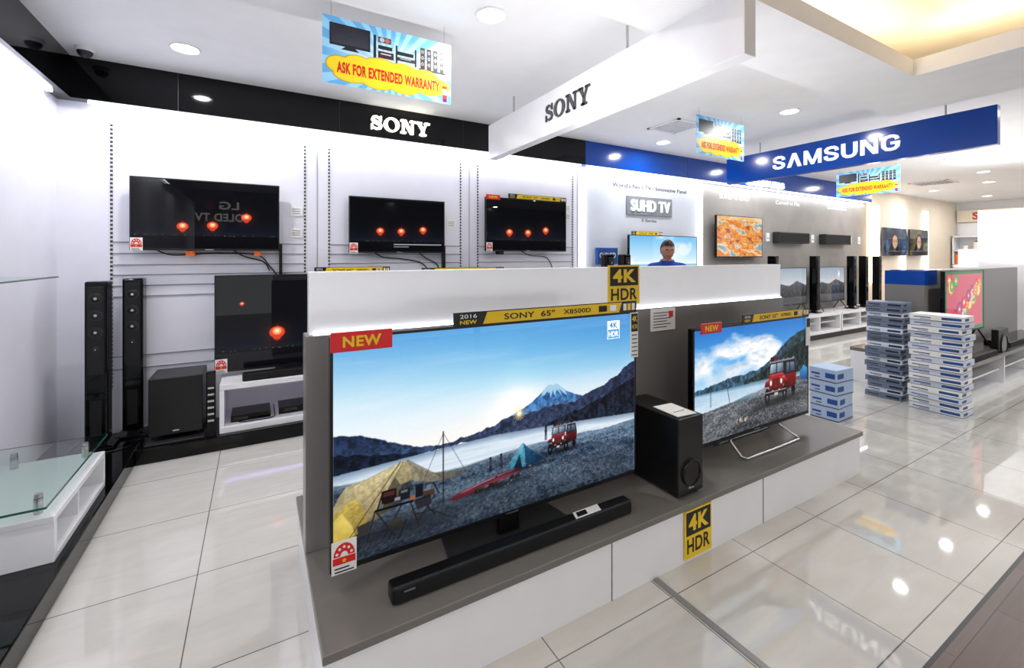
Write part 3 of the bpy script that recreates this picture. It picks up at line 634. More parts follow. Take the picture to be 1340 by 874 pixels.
def placard(b, x0, x1, y, z, h, title, rest):
    b.box(x0, x1, y-.004, y, z, z+h, BLK)
    w = x1-x0; s = .13*w
    b.prism([(x0+s, y-.004, z+.004), (x1-.12*w, y-.004, z+.004), (x1-.10*w, y-.004, z+h-.004), (x0+s+.02*w, y-.004, z+h-.004)], (0,-.001,0), YEL)
    b.text(title, (x0+.36*w, y-.005, z+h/2), EX, EZ, .26*w, h*.46, .0008, INK, bold=.015)
    b.text(rest, (x0+.62*w, y-.005, z+h/2), EX, EZ, .16*w, h*.38, .0008, INK, bold=.015)
    b.text('2016', (x0+.065*w, y-.004, z+h*.70), EX, EZ, .075*w, h*.28, .0008, PAPER)
    b.text('NEW', (x0+.065*w, y-.004, z+h*.28), EX, EZ, .075*w, h*.28, .0008, YEL, bold=.02)
    for k in range(3): b.box(x1-(.09-.028*k)*w, x1-(.07-.028*k)*w, y-.006, y-.004, z+h*.2, z+h*.8, PAPER if k != 1 else YEL)
    b.box(x0+.75*w, x0+.80*w, y-.0065, y-.005, z+h*.25, z+h*.75, INK); b.box(x0+.82*w, x0+.86*w, y-.0065, y-.005, z+h*.25, z+h*.75, SILV)

def tv(x0, x1, y, z0, z1, img, support='wall', base_z=0.3, bez=.009, en=0, new=None, plac=None, name='television', wall_y=WY, extras=None):
    b = M()
    b.box(x0, x1, y, y+.035, z0, z1, BLKG, bev=.004)
    b.box(x0+.15*(x1-x0), x1-.15*(x1-x0), y+.035, y+.06, z0+.1*(z1-z0), z1-.25*(z1-z0), BLK, bev=.006)
    bb = bez*1.8
    b.grid((x0+bez, y-.001, z1-bez), EX, EZ, (x1-x0)-2*bez, (z1-z0)-bez-bb, img, SCREEN)
    b.box(x0, x1, y-.0035, y, z0, z0+bb, BLK); b.box(x0, x1, y-.0035, y, z1-bez, z1, BLK)
    b.box(x0, x0+bez, y-.0035, y, z0, z1, BLK); b.box(x1-bez, x1, y-.0035, y, z0, z1, BLK)
    xc = (x0+x1)/2
    b.box(xc-.03, xc+.03, y-.0045, y-.0035, z0+bb*.3, z0+bb*.7, SILV)
    if support == 'wall':
        b.box(xc-.25, xc+.25, y+.055, wall_y-.001, (z0+z1)/2-.15, (z0+z1)/2+.05, DGREY)
    elif support == 'pedestal':
        b.box(xc-.05, xc+.05, y+.02, y+.05, base_z, z0+.1, BLK, bev=.004)
        b.prism([(xc-.30,y-.06,base_z),(xc+.30,y-.06,base_z),(xc+.26,y+.17,base_z),(xc-.26,y+.17,base_z)], (0,0,.012), DGREY)
        b.tube([(xc-.30,y-.06,base_z+.008),(xc+.30,y-.06,base_z+.008)], .008, SILV)
    elif support == 'loop':
        h = base_z+.0095
        for sx in (-1, 1):
            b.tube([(xc+sx*.25,y+.02,z0+.01),(xc+sx*.27,y+.0,z0-.02),(xc+sx*.30,y-.09,h+.004),(xc+sx*.28,y-.11,h),(xc,y-.115,h)], .009, SILV)
            b.tube([(xc+sx*.25,y+.03,z0+.01),(xc+sx*.28,y+.10,h),(xc,y+.11,h)], .009, SILV)
    elif support == 'feet':
        for sx in (-1, 1):
            xa = xc+sx*.38*(x1-x0)
            b.tube([(xa-.01*sx,y+.02,z0+.02),(xa+.03*sx,y-.10,base_z+.01)], .009, BLK); b.tube([(xa-.01*sx,y+.02,z0+.02),(xa+.03*sx,y+.14,base_z+.01)], .009, BLK)
    if en: energy(b, x0+.004, y-.004, z0-.005, en)
    if new: newtag(b, x0+new[0], y-.005, z1+new[1], new[2], new[3])
    if plac: placard(b, plac[0], plac[1], y-.003, z1-.002, plac[2], plac[3], plac[4])
    if extras: extras(b)
    return b.build(name)

nightA = pic_night(300, 168, ((.32,.68,.062),(.52,.66,.062),(.76,.52,.062)), 1)
nightB = pic_night(220, 124, ((.30,.62,.064),(.52,.62,.064),(.76,.58,.064)), 2, True)
nightC = pic_night(220, 124, ((.27,.66,.064),(.50,.66,.064),(.73,.60,.064)), 3)
nightD = pic_night(260, 146, ((.315,.64,.068),(.13,.3,.018)), 4)
tv(-.85, .174, 4.43, 1.535, 2.11, nightA, en=.9)
tv(.761, 1.726, 4.43, 1.52, 2.065, nightB, en=.9)
tv(2.214, 3.324, 4.43, 1.545, 2.155, nightC, en=.9, new=(0,-.03,.176,.056), plac=(2.50, 3.324, .055, 'SONY 43"', 'X8300D'))
tv(-.30, 1.13, 4.36, .53, 1.33, nightD, 'pedestal', .49, en=1.0, plac=(.45, 1.13, .06, 'SONY 65"', 'X8500D'))
tv(1.35, 2.60, 4.36, .60, 1.31, pic_night(120, 68, ((.4,.5,.05),), 7), 'pedestal', .49, plac=(1.45, 2.4, .06, 'SONY 55"', 'X7000D'))

for (x, z) in ((.27, 1.86), (.27, 1.66), (1.80, 1.80), (3.385, 1.95), (3.385, 2.06)):
    b = M(); b.box(x, x+.10, WY-.010, WY-.0065, z, z+.09, PAPER); b.box(x+.03, x+.07, WY-.0065, WY-.0005, z+.03, z+.06, DGREY)
    for k in range(3): b.box(x+.012, x+.08, WY-.011, WY-.010, z+.02+.02*k, z+.025+.02*k, TXTG)
    b.build('price_card')
def cable(b, p, r=.006, n=16):
    pts = [Vector(q) for q in p]; out = []
    for i in range(len(pts)-1):
        p0 = pts[max(i-1,0)]; p1 = pts[i]; p2 = pts[i+1]; p3 = pts[min(i+2,len(pts)-1)]
        for k in range(n):
            t = k/n
            out.append(.5*((2*p1)+(-p0+p2)*t+(2*p0-5*p1+4*p2-p3)*t*t+(-p0+3*p1-3*p2+p3)*t**3))
    out.append(pts[-1]); b.tube(out, r, BLK, 6)
b = M()
cable(b, [(-.72,4.50,1.56),(-.60,4.52,1.50),(-.30,4.53,1.515),(.0,4.53,1.50),(.1,4.53,1.40),(.17,4.53,1.30)])
cable(b, [(-.20,4.50,1.56),(-.10,4.52,1.49),(.05,4.53,1.44),(.1,4.53,1.36)])
b.box(.175, .20, 4.50, 4.549, 1.30, 1.60, BLK); b.box(-.50, -.44, 4.44, 4.548, 1.49, 1.533, ORANGE); b.box(-.02, .03, 4.44, 4.548, 1.49, 1.533, ORANGE)
b.build('tv_power_cable')
b = M()
cable(b, [(1.0,4.50,1.54),(1.1,4.52,1.48),(1.3,4.53,1.46),(1.5,4.53,1.42),(1.62,4.53,1.30)])
cable(b, [(1.45,4.50,1.54),(1.55,4.52,1.47),(1.68,4.53,1.40),(1.7,4.53,1.30)])
b.box(1.735, 1.765, 4.50, 4.549, 1.32, 1.60, BLK); b.build('tv_power_cable')
b = M()
cable(b, [(2.7,4.50,1.56),(2.85,4.52,1.50),(3.1,4.53,1.47),(3.2,4.53,1.32)])
b.box(2.4, 2.46, 4.46, 4.549, 1.51, 1.545, BLK)
b.build('tv_power_cable')

# ---------------------------------------------------------------- audio on back plinth
def driver(b, x, y, z, r, ax=(0,-1,0)):
    a = Vector(ax); c = Vector((x,y,z))
    b.cyl(c-a*.002, c+a*.006, r, DGREY, 24); b.cyl(c+a*.0061, c+a*.008, r*.84, BLK, 24, r2=r*.55); b.cyl(c+a*.008, c+a*.011, r*.25, SILV, 16)
def tower(x, y, z, h, w=.125, d=.13, name='tower_speaker'):
    b = M()
    b.box(x-w*.80, x+w*.80, y-.02, y+d+.03, z, z+.02, BLKG, bev=.006)
    b.box(x-w*.3, x+w*.3, y+.03, y+d-.02, z+.02, z+.05, BLK)
    b.box(x-w/2, x+w/2, y, y+d, z+.05, z+h, BLKG, bev=.012)
    b.box(x-w*.36, x+w*.36, y-.004, y, z+h*.45, z+h*.97, BLK, bev=.002)
    for k in (.90, .80, .70): driver(b, x, y-.004, z+h*k, w*.30)
    driver(b, x, y-.004, z+h*.60, w*.16)
    b.box(x-w*.25, x+w*.25, y-.002, y, z+.10, z+.30*h, BLKF)
    return b.build(name)
tower(-.985, 4.18, .11, 1.20); tower(-.82, 4.37, .11, 1.21)
def subwoofer(x0, x1, y0, y1, z0, z1, paper=False, port=True):
    b = M()
    for (fx, fy) in ((x0+.03,y0+.03),(x1-.03,y0+.03),(x0+.03,y1-.03),(x1-.03,y1-.03)):
        b.cyl((fx,fy,z0), (fx,fy,z0+.015), .014, BLK, 12)
    b.box(x0, x1, y0, y1, z0+.015, z1, BLK, bev=.006)
    xc = (x0+x1)/2; w = x1-x0
    if port:
        zc = z0+.30*(z1-z0)
        b.cyl((xc,y0-.004,zc), (xc,y0+.001,zc), w*.36, DGREY, 32); b.cyl((xc,y0-.006,zc), (xc,y0-.0035,zc), w*.29, BLKG, 32)
        b.tube([(xc+w*.33*math.cos(t), y0-.006, zc+w*.33*math.sin(t)) for t in np.linspace(0, 2*math.pi, 33)], .006, BLKG, 8)
    b.box(xc-.02, xc+.02, y0-.002, y0, z0+.04, z0+.05, SILV)
    if paper: 
        b.prism([(xc-.06,y0+.03,z1),(xc+.07,y0+.02,z1),(xc+.08,y0+.19,z1),(xc-.05,y0+.20,z1)], (0,0,.002), PAPER)
        b.box(xc-.03, xc+.05, y0+.08, y0+.085, z1+.002, z1+.0025, INK)
    return b.build('subwoofer')
subwoofer(-.69, -.36, 4.14, 4.48, .14, .585, port=False)
b = M(); b.box(-.70, -.345, 4.08, 4.50, .11, .125, DGREY, bev=.004)
b.prism([(-.66,4.14,.125),(-.42,4.14,.125),(-.48,4.2,.14),(-.60,4.2,.14)], (0,.2,0), BLK); b.build('subwoofer_stand')
b = M(); b.box(-.34, -.27, 4.10, 4.12, .11, .13, BLK); b.box(-.335, -.275, 4.10, 4.15, .13, .60, BLKG, bev=.006)
for k in range(6): b.box(-.325, -.285, 4.098, 4.10, .22+.05*k, .235+.05*k, SILV)
b.build('satellite_speaker')

def low_cabinet(name, x0, x1, y0, y1, z0, z1, n=2, slot=0.55, glow=True):
    b = M(); t = .03
    b.box(x0, x1, y0, y1, z1-.045, z1, LAM, bev=.004); b.box(x0, x1, y0, y1, z0, z0+.05, LAM, bev=.004)
    for k in range(n+1):
        xx = x0+(x1-x0-t)*k/n; b.box(xx, xx+t, y0+.005, y1, z0+.05, z1-.045, LAM)
    b.box(x0, x1, y1-.02, y1, z0+.05, z1-.045, LAM)
    if slot: b.box(x0+t, x1-t, y0+.08, y1-.02, z0+(z1-z0)*slot, z0+(z1-z0)*slot+.02, LAM)
    if glow: b.box(x0+t, x1-t, y1-.035, y1-.022, z1-.065, z1-.05, PURP)
    return b.build(name)
low_cabinet('media_cabinet', -.25, 1.20, 4.10, 4.54, .11, .49, 2, None)
low_cabinet('media_cabinet', 1.25, 3.55, 4.10, 4.54, .11, .49, 3, None, False)
b = M(); b.box(-.18, .10, 4.18, 4.42, .16, .21, BLKG, bev=.004); b.box(-.16, -.06, 4.178, 4.18, .175, .195, DGREY); b.build('disc_player')
b = M(); b.box(.16, .42, 4.2, 4.42, .16, .215, BLKG, bev=.004); b.box(.2, .3, 4.198, 4.2, .18, .2, DGREY); b.build('disc_player')
b = M(); b.box(-.10, .85, 4.12, 4.21, .49, .55, BLK, bev=.012); b.box(-.09, .84, 4.116, 4.12, .497, .543, BLKF); b.build('soundbar')
b = M()
cable(b, [(-.1,4.44,.165),(-.13,4.30,.166),(-.12,4.16,.166),(.0,4.14,.166),(.12,4.16,.166),(.13,4.3,.17),(.13,4.45,.18)], .004)
b.build('speaker_cable')
b = M(); cable(b, [(-1.13,4.40,.115),(-1.12,4.12,.116),(-.87,4.12,.116),(-.78,4.2,.116),(-.74,4.33,.116)], .004); b.build('speaker_cable')

# ---------------------------------------------------------------- left glass display table and shelf
b = M()
x0, x1, y0, y1, z0, z1 = WX0+.01, -.79, 2.76, 3.53, .11, .32
b.box(x0, x1, y0, y1, z0, z0+.03, LAM, bev=.003); b.box(x0, x1, y0, y1, z1-.03, z1, LAM, bev=.003)
b.box(x0, x1, y0, y0+.03, z0+.03, z1-.03, LAM); b.box(x0, x1, y1-.03, y1, z0+.03, z1-.03, LAM)
b.box(x0, x0+.25, y0+.03, y1-.03, z0+.03, z1-.03, LAM)
b.box(x0+.25, x1-.02, y0+.38, y0+.40, z0+.03, z1-.03, LAM)
for (px, py) in ((-.86, 2.82), (-.86, 3.46), (-1.15, 2.82), (-1.15, 3.46)):
    b.cyl((px,py,z1), (px,py,.382), .016, SILV, 16); b.cyl((px,py,.392), (px,py,.41), .014, SILV, 16)
b.box(x0, -.80, 2.70, 3.62, .382, .392, GLASS)
for q in ((x0,-.80,2.698,2.700,.382,.392),(-.80,-.798,2.698,3.62,.382,.392),(x0,-.80,3.62,3.622,.382,.392)): b.box(*q, GEDGE)
b.build('glass_top_display_table')
b = M(); b.box(WX0+.001, -1.0, 1.9, 3.55, 1.365, 1.373, GLASS); b.box(-1.0, -.998, 1.9, 3.55, 1.365, 1.373, GEDGE); b.box(WX0+.001, -1.0, 3.55, 3.552, 1.365, 1.373, GEDGE)
for y in (2.1, 3.3): b.box(WX0+.001, WX0+.04, y, y+.03, 1.35, 1.365, SILV)
b.build('glass_shelf')

# ---------------------------------------------------------------- foreground island
IX0, IX1 = .17, 3.60
b = M()
b.box(IX0+.01, IX1-.01, 1.445, 2.44, 0, .26, LAM)
b.box(IX0, IX1, 1.43, 2.455, .26, .29, SHELF, bev=.003)
for x in (1.33, 2.45): b.box(x-.0015, x+.0015, 1.4425, 1.446, .0, .26, DGREY)
b.box(IX0+.01, IX1-.01, 1.4425, 1.446, .253, .258, GRV)
b.box(IX0, IX1, 1.96, 2.07, .29, 1.165, PGREY, bev=.003)
b.box(IX0+.015, IX1-.005, 1.98, 2.05, 1.165, 1.425, FROST, bev=.003)
b.box(IX0+.03, IX1-.02, 1.966, 1.972, 1.1655, 1.170, STRIP)
b.build('display_island')

def hdr_sign(x0, x1, y, z0, z1, name):
    b = M(); h = z1-z0; w = x1-x0
    b.box(x0, x1, y-.006, y, z0, z1, YEL); b.box(x0+.05*w, x1-.05*w, y-.0075, y-.006, z0+.48*h, z1-.04*h, INK)
    b.text('4K', ((x0+x1)/2, y-.0075, z0+.73*h), EX, EZ, .74*w, .34*h, .001, YEL, bold=.04)
    b.text('HDR', ((x0+x1)/2, y-.006, z0+.26*h), EX, EZ, .84*w, .30*h, .001, INK, bold=.02)
    return b.build(name)
hdr_sign(1.79, 2.04, 1.978, 1.20, 1.435, 'yellow_promo_sign')
hdr_sign(1.79, 1.99, 1.4425, .018, .252, 'yellow_promo_sign')
b = M(); b.box(2.12, 2.34, 1.953, 1.959, 1.02, 1.158, PAPER)
for k in range(6): b.box(2.14, 2.26+.04*(k%2), 1.952, 1.953, 1.04+.018*k, 1.045+.018*k, TXTG)
b.box(2.28, 2.32, 1.952, 1.953, 1.10, 1.14, RED)
b.build('price_sheet')

def tv1x(b):
    b.box(1.625, 1.675, 1.628, 1.634, .98, 1.205, PAPER); b.box(1.628, 1.672, 1.627, 1.628, 1.11, 1.20, INK)
    b.text('4K', (1.65, 1.627, 1.175), EX, EZ, .034, .028, .0006, YEL, bold=.02); b.text('HDR', (1.65, 1.627, 1.135), EX, EZ, .036, .022, .0006, YEL)
    for k in range(6): b.box(1.632, 1.668, 1.627, 1.628, .99+.02*k, .995+.02*k, TXTG)
    wm = mat('screen_mark_white', (1,1,1), .4, emis=(1,1,1), es=.9, var=0, sample=False)
    cy = mat('screen_mark_cyan', (.1,.5,.75), .4, emis=(.08,.5,.75), es=.8, var=0, sample=False)
    b.box(1.480, 1.558, 1.6375, 1.6385, 1.130, 1.172, wm); b.text('4K', (1.519, 1.6375, 1.151), EX, EZ, .052, .030, .0006, cy, bold=.03)
    for q in ((1.480,1.482,1.085,1.13),(1.556,1.558,1.085,1.13),(1.480,1.558,1.085,1.087)): b.box(q[0],q[1],1.6375,1.6385,q[2],q[3],wm)
    b.text('HDR', (1.519, 1.638, 1.108), EX, EZ, .062, .026, .0006, wm, bold=.01)
tv(.219, 1.669, 1.64, .39, 1.21, pic_lake(), 'pedestal', .29, bez=.010, en=.98, new=(0,-.055,.213,.070), plac=(.674, 1.669, .056, 'SONY  65"', 'X8500D'), extras=tv1x)
tv(2.16, 3.395, 1.68, .375, 1.07, pic_clouds(), 'loop', .29, bez=.012, new=(.06,-.035,.19,.062), plac=(2.62, 3.395, .055, 'SONY 55"', 'X7000D'),
   extras=lambda b: (b.box(3.35, 3.40, 1.668, 1.674, .86, 1.06, PAPER), b.box(3.354, 3.396, 1.667, 1.668, .99, 1.05, INK)))
b = M(); b.box(.40, 1.52, 1.515, 1.575, .292, .35, BLK, bev=.008); b.box(.41, 1.51, 1.510, 1.517, .296, .345, BLKF, bev=.002)
b.prism([(1.20,1.525,.35),(1.34,1.525,.35),(1.355,1.57,.35),(1.215,1.57,.35)], (0,0,.0015), PAPER); b.prism([(1.215,1.532,.3515),(1.27,1.532,.3515),(1.28,1.562,.3515),(1.225,1.562,.3515)], (0,0,.001), INK)
b.box(.44, .48, 1.508, 1.510, .33, .336, SILV)
b.box(.5, .56, 1.53, 1.57, .29, .292, BLK); b.box(1.3, 1.36, 1.53, 1.57, .29, .292, BLK)
b.build('soundbar')
subwoofer(1.79, 1.978, 1.475, 1.86, .29, .685, True)
b = M(); b.prism([(1.575,.66,0),(1.61,.66,0),(1.605,.66,.006),(1.58,.66,.006)], (0,.78,0), mat('strip_grey', (.50,.49,.48), .35)); b.build('floor_transition_strip')

def boxes(x0, x1, y0, y1, n, h, mats, stripe, jit=.012, name='product_box_stack'):
    b = M(); z = 0
    for k in range(n):
        jx = random.uniform(-jit, jit); jy = random.uniform(-jit, jit); a = random.uniform(-.05, .05)
        cx, cy = (x0+x1)/2, (y0+y1)/2
        b.T = Matrix.Translation((cx+jx, cy+jy, 0)) @ Matrix.Rotation(a, 4, 'Z') @ Matrix.Translation((-cx, -cy, 0))
        m = mats[k % len(mats)]
        b.box(x0, x1, y0, y1, z+.0005, z+h-.0005, m, bev=.0015, seg=1)
        w = y1-y0
        b.box(x0-.001, x0, y0+.05*w, y0+.40*w, z+h*.30, z+h*.70, stripe); b.box(x0-.001, x0, y0+.60*w, y0+.92*w, z+h*.45, z+h*.6, stripe)
        b.box(x0-.001, x0, y0+.60*w, y0+.80*w, z+h*.22, z+h*.30, TXTG); b.box(x0-.0005, x1, y0-.0005, y1, z+.0003, z+h*.08, TXTG)
        b.box(x0+.02, x0+.12, y0-.001, y0, z+h*.3, z+h*.7, stripe)
        z += h
    b.T = None
    return b.build(name)
BXG = mat('box_grey_blue', (.42,.47,.55), .5); BXD = mat('box_navy', (.10,.14,.24), .5); BXL = mat('box_light', (.82,.85,.90), .5)
boxes(5.60, 5.86, 1.45, 1.84, 16, .058, [BXL, PAPER], BLUED)
boxes(5.70, 5.95, 1.93, 2.24, 19, .053, [BXG, BXL, BXG], BXD, .015)
boxes(4.50, 4.78, 1.98, 2.21, 4, .115, [mat('box_pale_blue', (.66,.74,.86), .5)], BLUED, .006)

# ---------------------------------------------------------------- hanging sign beams
b = M()
b.box(2.02, 2.11, 1.28, 3.98, 2.46, 2.80, LAM, bev=.003)
serif_word(b, (2.02, 2.68, 2.63), (0,-1,0), EZ, .56, .13, .012, TXTG)
for y in (2.1, 3.55): b.cyl((2.065,y,2.80), (2.065,y,CZ), .008, SILV, 10)
b.build('hanging_sign_beam')
b = M()
b.box(5.66, 5.74, 1.25, 3.85, 2.48, 2.83, BLUE, bev=.003)
sans_word(b, (5.66, 2.57, 2.655), (0,-1,0), EZ, 1.28, .165, .012, WLET)
for y in (1.6, 3.4): b.cyl((5.70,y,2.83), (5.70,y,CZ), .008, SILV, 10)
b.build('hanging_sign_beam')

promo = pic_promo()
REDT = mat('print_red', (0.85, 0.06, 0.10), 0.4)
def poster(o, ex, W, H):
    b = M(); ex = Vector(ex); n = ex.cross(Vector(EZ)); o = Vector(o)
    b.prism([o, o+ex*W, o+ex*W-Vector((0,0,H)), o-Vector((0,0,H))], -n*.004, PAPER)
    b.grid(o+n*.001, ex, EZ, W, H, promo, PRINT)
    b.text('ASK FOR EXTENDED WARRANTY', o+ex*W*.50-Vector((0,0,H*.74))+n*.0015, ex, EZ, W*.80, H*.17, .001, REDT, bold=.035)
    for t in (.06, .94): b.cyl(o+ex*W*t, Vector((o.x+ex.x*W*t, o.y+ex.y*W*t, CZ)), .0015, SILV, 6)
    return b.build('hanging_promo_poster')
poster((.32, 2.70, 2.86), (1,0,0), .775, .385)
poster((3.78, 2.90, 2.90), (1,0,0), .78, .39)
poster((8.0, 3.54, 2.80), (0,-1,0), .81, .38)

# ---------------------------------------------------------------- ceiling fittings
lamps = [(-.44,3.88),(1.24,2.41),(4.57,4.0),(4.7,2.5),(7.5,2.56),(9.2,2.58),(11.0,2.6),(12.6,2.9),(14.5,2.6),(7.0,3.95),(10.5,3.8),(13.2,3.9),(15.5,3.6),
         (-.85,1.3),(6.6,.9),(8.8,.9),(11.0,.9),(13.5,.9),(-.9,-.6),(.6,-2.6),(3.2,-2.8),(6.4,-1.0),(9.2,-1.2),(12.5,-1.2),(6.2,-2.9),(10.5,-2.9),(15.3,.9)]
for (x, y) in lamps:
    b = M()
    b.tube([(x+.085*math.cos(t), y+.085*math.sin(t), CZ-.008) for t in np.linspace(0, 2*math.pi, 33)], .0075, WHITE, 8)
    b.cyl((x,y,CZ-.004), (x,y,CZ-.0005), .075, LAMP, 28)
    b.build('ceiling_downlight')
    ld = bpy.data.lights.new('downlight_lamp', 'AREA'); ld.shape = 'DISK'; ld.size = .11; ld.energy = 14.5; ld.color = (1, .985, .965)
    lo = bpy.data.objects.new('downlight_lamp', ld); lo.location = (x, y, CZ-.012); sc.collection.objects.link(lo)
def strip_light(x, y, z, sx, sy, e, rot=(0,0,0), col=(.93,.95,1)):
    ld = bpy.data.lights.new('strip_and_fill_lamp', 'AREA'); ld.shape = 'RECTANGLE'; ld.size = sx; ld.size_y = sy; ld.energy = e; ld.color = col
    lo = bpy.data.objects.new('strip_and_fill_lamp', ld); lo.location = (x,y,z); lo.rotation_euler = rot; sc.collection.objects.link(lo)
COOL = (.88,.89,1)
strip_light(1.25, 4.47, 2.63, 4.6, .03, 14, (math.radians(12),0,0), COOL)
strip_light(7.6, 4.47, 2.63, 7.8, .03, 19, (math.radians(12),0,0))
strip_light(-1.2, 2.2, 2.63, .03, 4.2, 11, (0, math.radians(12),0), COOL)
strip_light(2.0, 1.46, 2.90, 4.1, .03, 10, (math.pi,0,0), (1,.80,.50))
strip_light(4.3, .1, 2.90, .03, 2.3, 7, (math.pi,0,0), (1,.80,.50))
# up-facing fill lamps added above the display panels to brighten the ceiling
strip_light(1.88, 2.015, 1.435, 3.3, .05, 27, (math.pi,0,0), (.97,.97,1))
strip_light(7.9, 2.05, 1.345, 3.2, .05, 33, (math.pi,0,0), (1,.98,.96))
strip_light(9.86, 1.64, 2.21, .08, 1.4, 9, (math.pi,0,0), (1,.98,.96))

def vent(x, y, s=.45):
    b = M(); z = CZ-.0005
    b.box(x-s/2, x+s/2, y-s/2, y-s/2+.03, z-.015, z, WHITE); b.box(x-s/2, x+s/2, y+s/2-.03, y+s/2, z-.015, z, WHITE)
    b.box(x-s/2, x-s/2+.03, y-s/2, y+s/2, z-.015, z, WHITE); b.box(x+s/2-.03, x+s/2, y-s/2, y+s/2, z-.015, z, WHITE)
    b.box(x-s/2+.03, x+s/2-.03, y-s/2+.03, y+s/2-.03, z-.004, z-.0005, TXTG)
    for k in range(9):
        yy = y-s/2+.05+k*(s-.1)/8; b.box(x-s/2+.03, x+s/2-.03, yy-.008, yy+.008, z-.014, z-.004, WHITE)
    return b.build('air_vent')
vent(4.14, 3.44); vent(11.8, 3.5, .6)
for (x, y) in ((-1.06,4.25),(5.3,3.6)):
    b = M(); b.cyl((x,y,CZ-.02), (x,y,CZ-.0005), .055, WHITE, 24); b.sphere((x,y,CZ-.025), .045, DGREY, sz=-1, zmin=0); b.tube([(x+.047*math.cos(t),y+.047*math.sin(t),CZ-.022) for t in np.linspace(0,2*math.pi,25)],.006,WHITE); b.build('security_camera')

# ---------------------------------------------------------------- blue-brand back wall
b = M()
b.text('World\'s No.1 TV / Innovative Panel', (4.95, WY-.0005, 2.47), EX, EZ, 1.5, .06, .004, TXTG)
b.box(4.45, 5.35, WY-.03, WY-.0005, 2.07, 2.33, PANG, bev=.004)
b.text('SUHD TV', (4.9, WY-.03, 2.20), EX, EZ, .78, .16, .02, WLET, bold=.02)
b.text('5 Series', (4.9, WY-.0005, 2.0), EX, EZ, .3, .04, .003, TXTG)
for (x, t) in ((6.9,'SUHD vs UHD'), (8.5,'Curved vs Flat'), (10.3,'Quantum Dot')): b.text(t, (x, WY-.0005, 2.46), EX, EZ, .8, .07, .004, PAPER)
b.build('raised_lettering')
for x in (3.66, 5.99):
    b = M(); b.box(x, x+.03, 4.50, 4.549, .47, 2.62, STRIP); b.build('edge_light_strip')
tv(4.36, 5.75, 4.40, .98, 1.78, pic_beach(), 'wall', en=1, plac=(4.40, 5.0, .05, 'SUHD 65"', 'KS9000'))
tv(6.26, 7.49, 4.43, 1.47, 2.14, pic_desert(), 'wall')
tv(7.65, 8.7, 4.33, .62, 1.28, pic_dune(), 'feet', .45)
tv(9.0, 10.1, 4.33, .62, 1.28, pic_dune(), 'feet', .45)
tv(6.2, 7.4, 4.33, .62, 1.28, pic_beach(), 'feet', .45)
for (xa, xb) in ((8.0, 9.0), (9.6, 10.6)):
    b = M(); b.box(xa, xb, 4.42, WY-.001, 1.72, 1.92, DGREY, bev=.01); b.box(xa+.02, xb-.02, 4.415, 4.42, 1.74, 1.90, BLKF)
    b.build('soundbar')
for x in (7.8, 9.3, 10.8, 11.2):
    b = M(); b.box(x, x+.10, WY-.01, WY-.0005, 1.75, 1.90, PAPER); b.box(x+.01,x+.08,WY-.011,WY-.01,1.8,1.81,INK); b.build('price_card')
for x in (7.52, 8.85, 10.25, 10.75, 11.35): tower(x, 4.2, .45, 1.04, w=.12)
low_cabinet('media_cabinet', 7.2, 9.4, 4.08, 4.54, .10, .45, 3, .5, False); low_cabinet('media_cabinet', 9.45, 11.6, 4.08, 4.54, .10, .45, 3, .5, False)
low_cabinet('media_cabinet', 3.7, 7.15, 4.08, 4.54, .10, .45, 4, .5, False)
b = M(); b.box(3.66, 11.6, 4.12, WY-.0005, 0, .10, BLK); b.build('baseboard_back')
tower(3.85, 4.2, .45, 1.06, w=.11); tower(4.14, 4.2, .45, 1.06, w=.11)
b = M(); b.box(3.9, 4.25, 4.50, WY-.001, 1.38, 1.60, BLUED); b.text('CURVED', (4.07, 4.50, 1.5), EX, EZ, .28, .07, .003, PAPER); b.build('info_panel')

# second island
b = M()
b.box(6.20, 9.5, 1.55, 2.60, 0, .06, LAM); b.box(6.20, 9.5, 1.55, 2.60, .36, .40, SHELF, bev=.003)
b.box(6.20, 9.5, 2.0, 2.2, .06, .36, LAM)
for x in (6.20, 7.3, 8.4, 9.47): b.box(x, x+.03, 1.56, 2.59, .06, .36, LAM)
b.box(6.23, 9.47, 1.60, 2.0, .20, .22, LAM)
b.box(6.20, 9.5, 1.90, 2.20, .40, 1.33, PGREY)
b.box(6.10, 6.20, 1.88, 2.22, 0, 1.18, PGREY); b.box(6.10, 6.20, 1.88, 2.22, 1.18, 1.33, BLUE); b.box(6.2, 6.5, 1.895, 2.205, 1.18, 1.335, BLUE)
b.build('display_island')
tv(6.24, 7.45, 1.76, .64, 1.33, pic_flowers(), 'feet', .40)
b = M(); b.box(6.35, 7.1, 1.57, 1.64, .40, .46, BLK, bev=.01); b.box(6.36, 7.09, 1.566, 1.57, .41, .45, BLKF); b.build('soundbar')
subwoofer(7.2, 7.55, 1.58, 1.64, .40, .66, False)
b = M(); b.box(7.7,9.2,1.60,1.82,.40,.47,BLKG,bev=.008); b.box(7.72,9.18,1.597,1.60,.41,.46,BLKF); b.build('soundbar')
slab('display_partition', 9.8, 9.92, .9, 2.38, 0, 2.2, LAM, bev=.004)

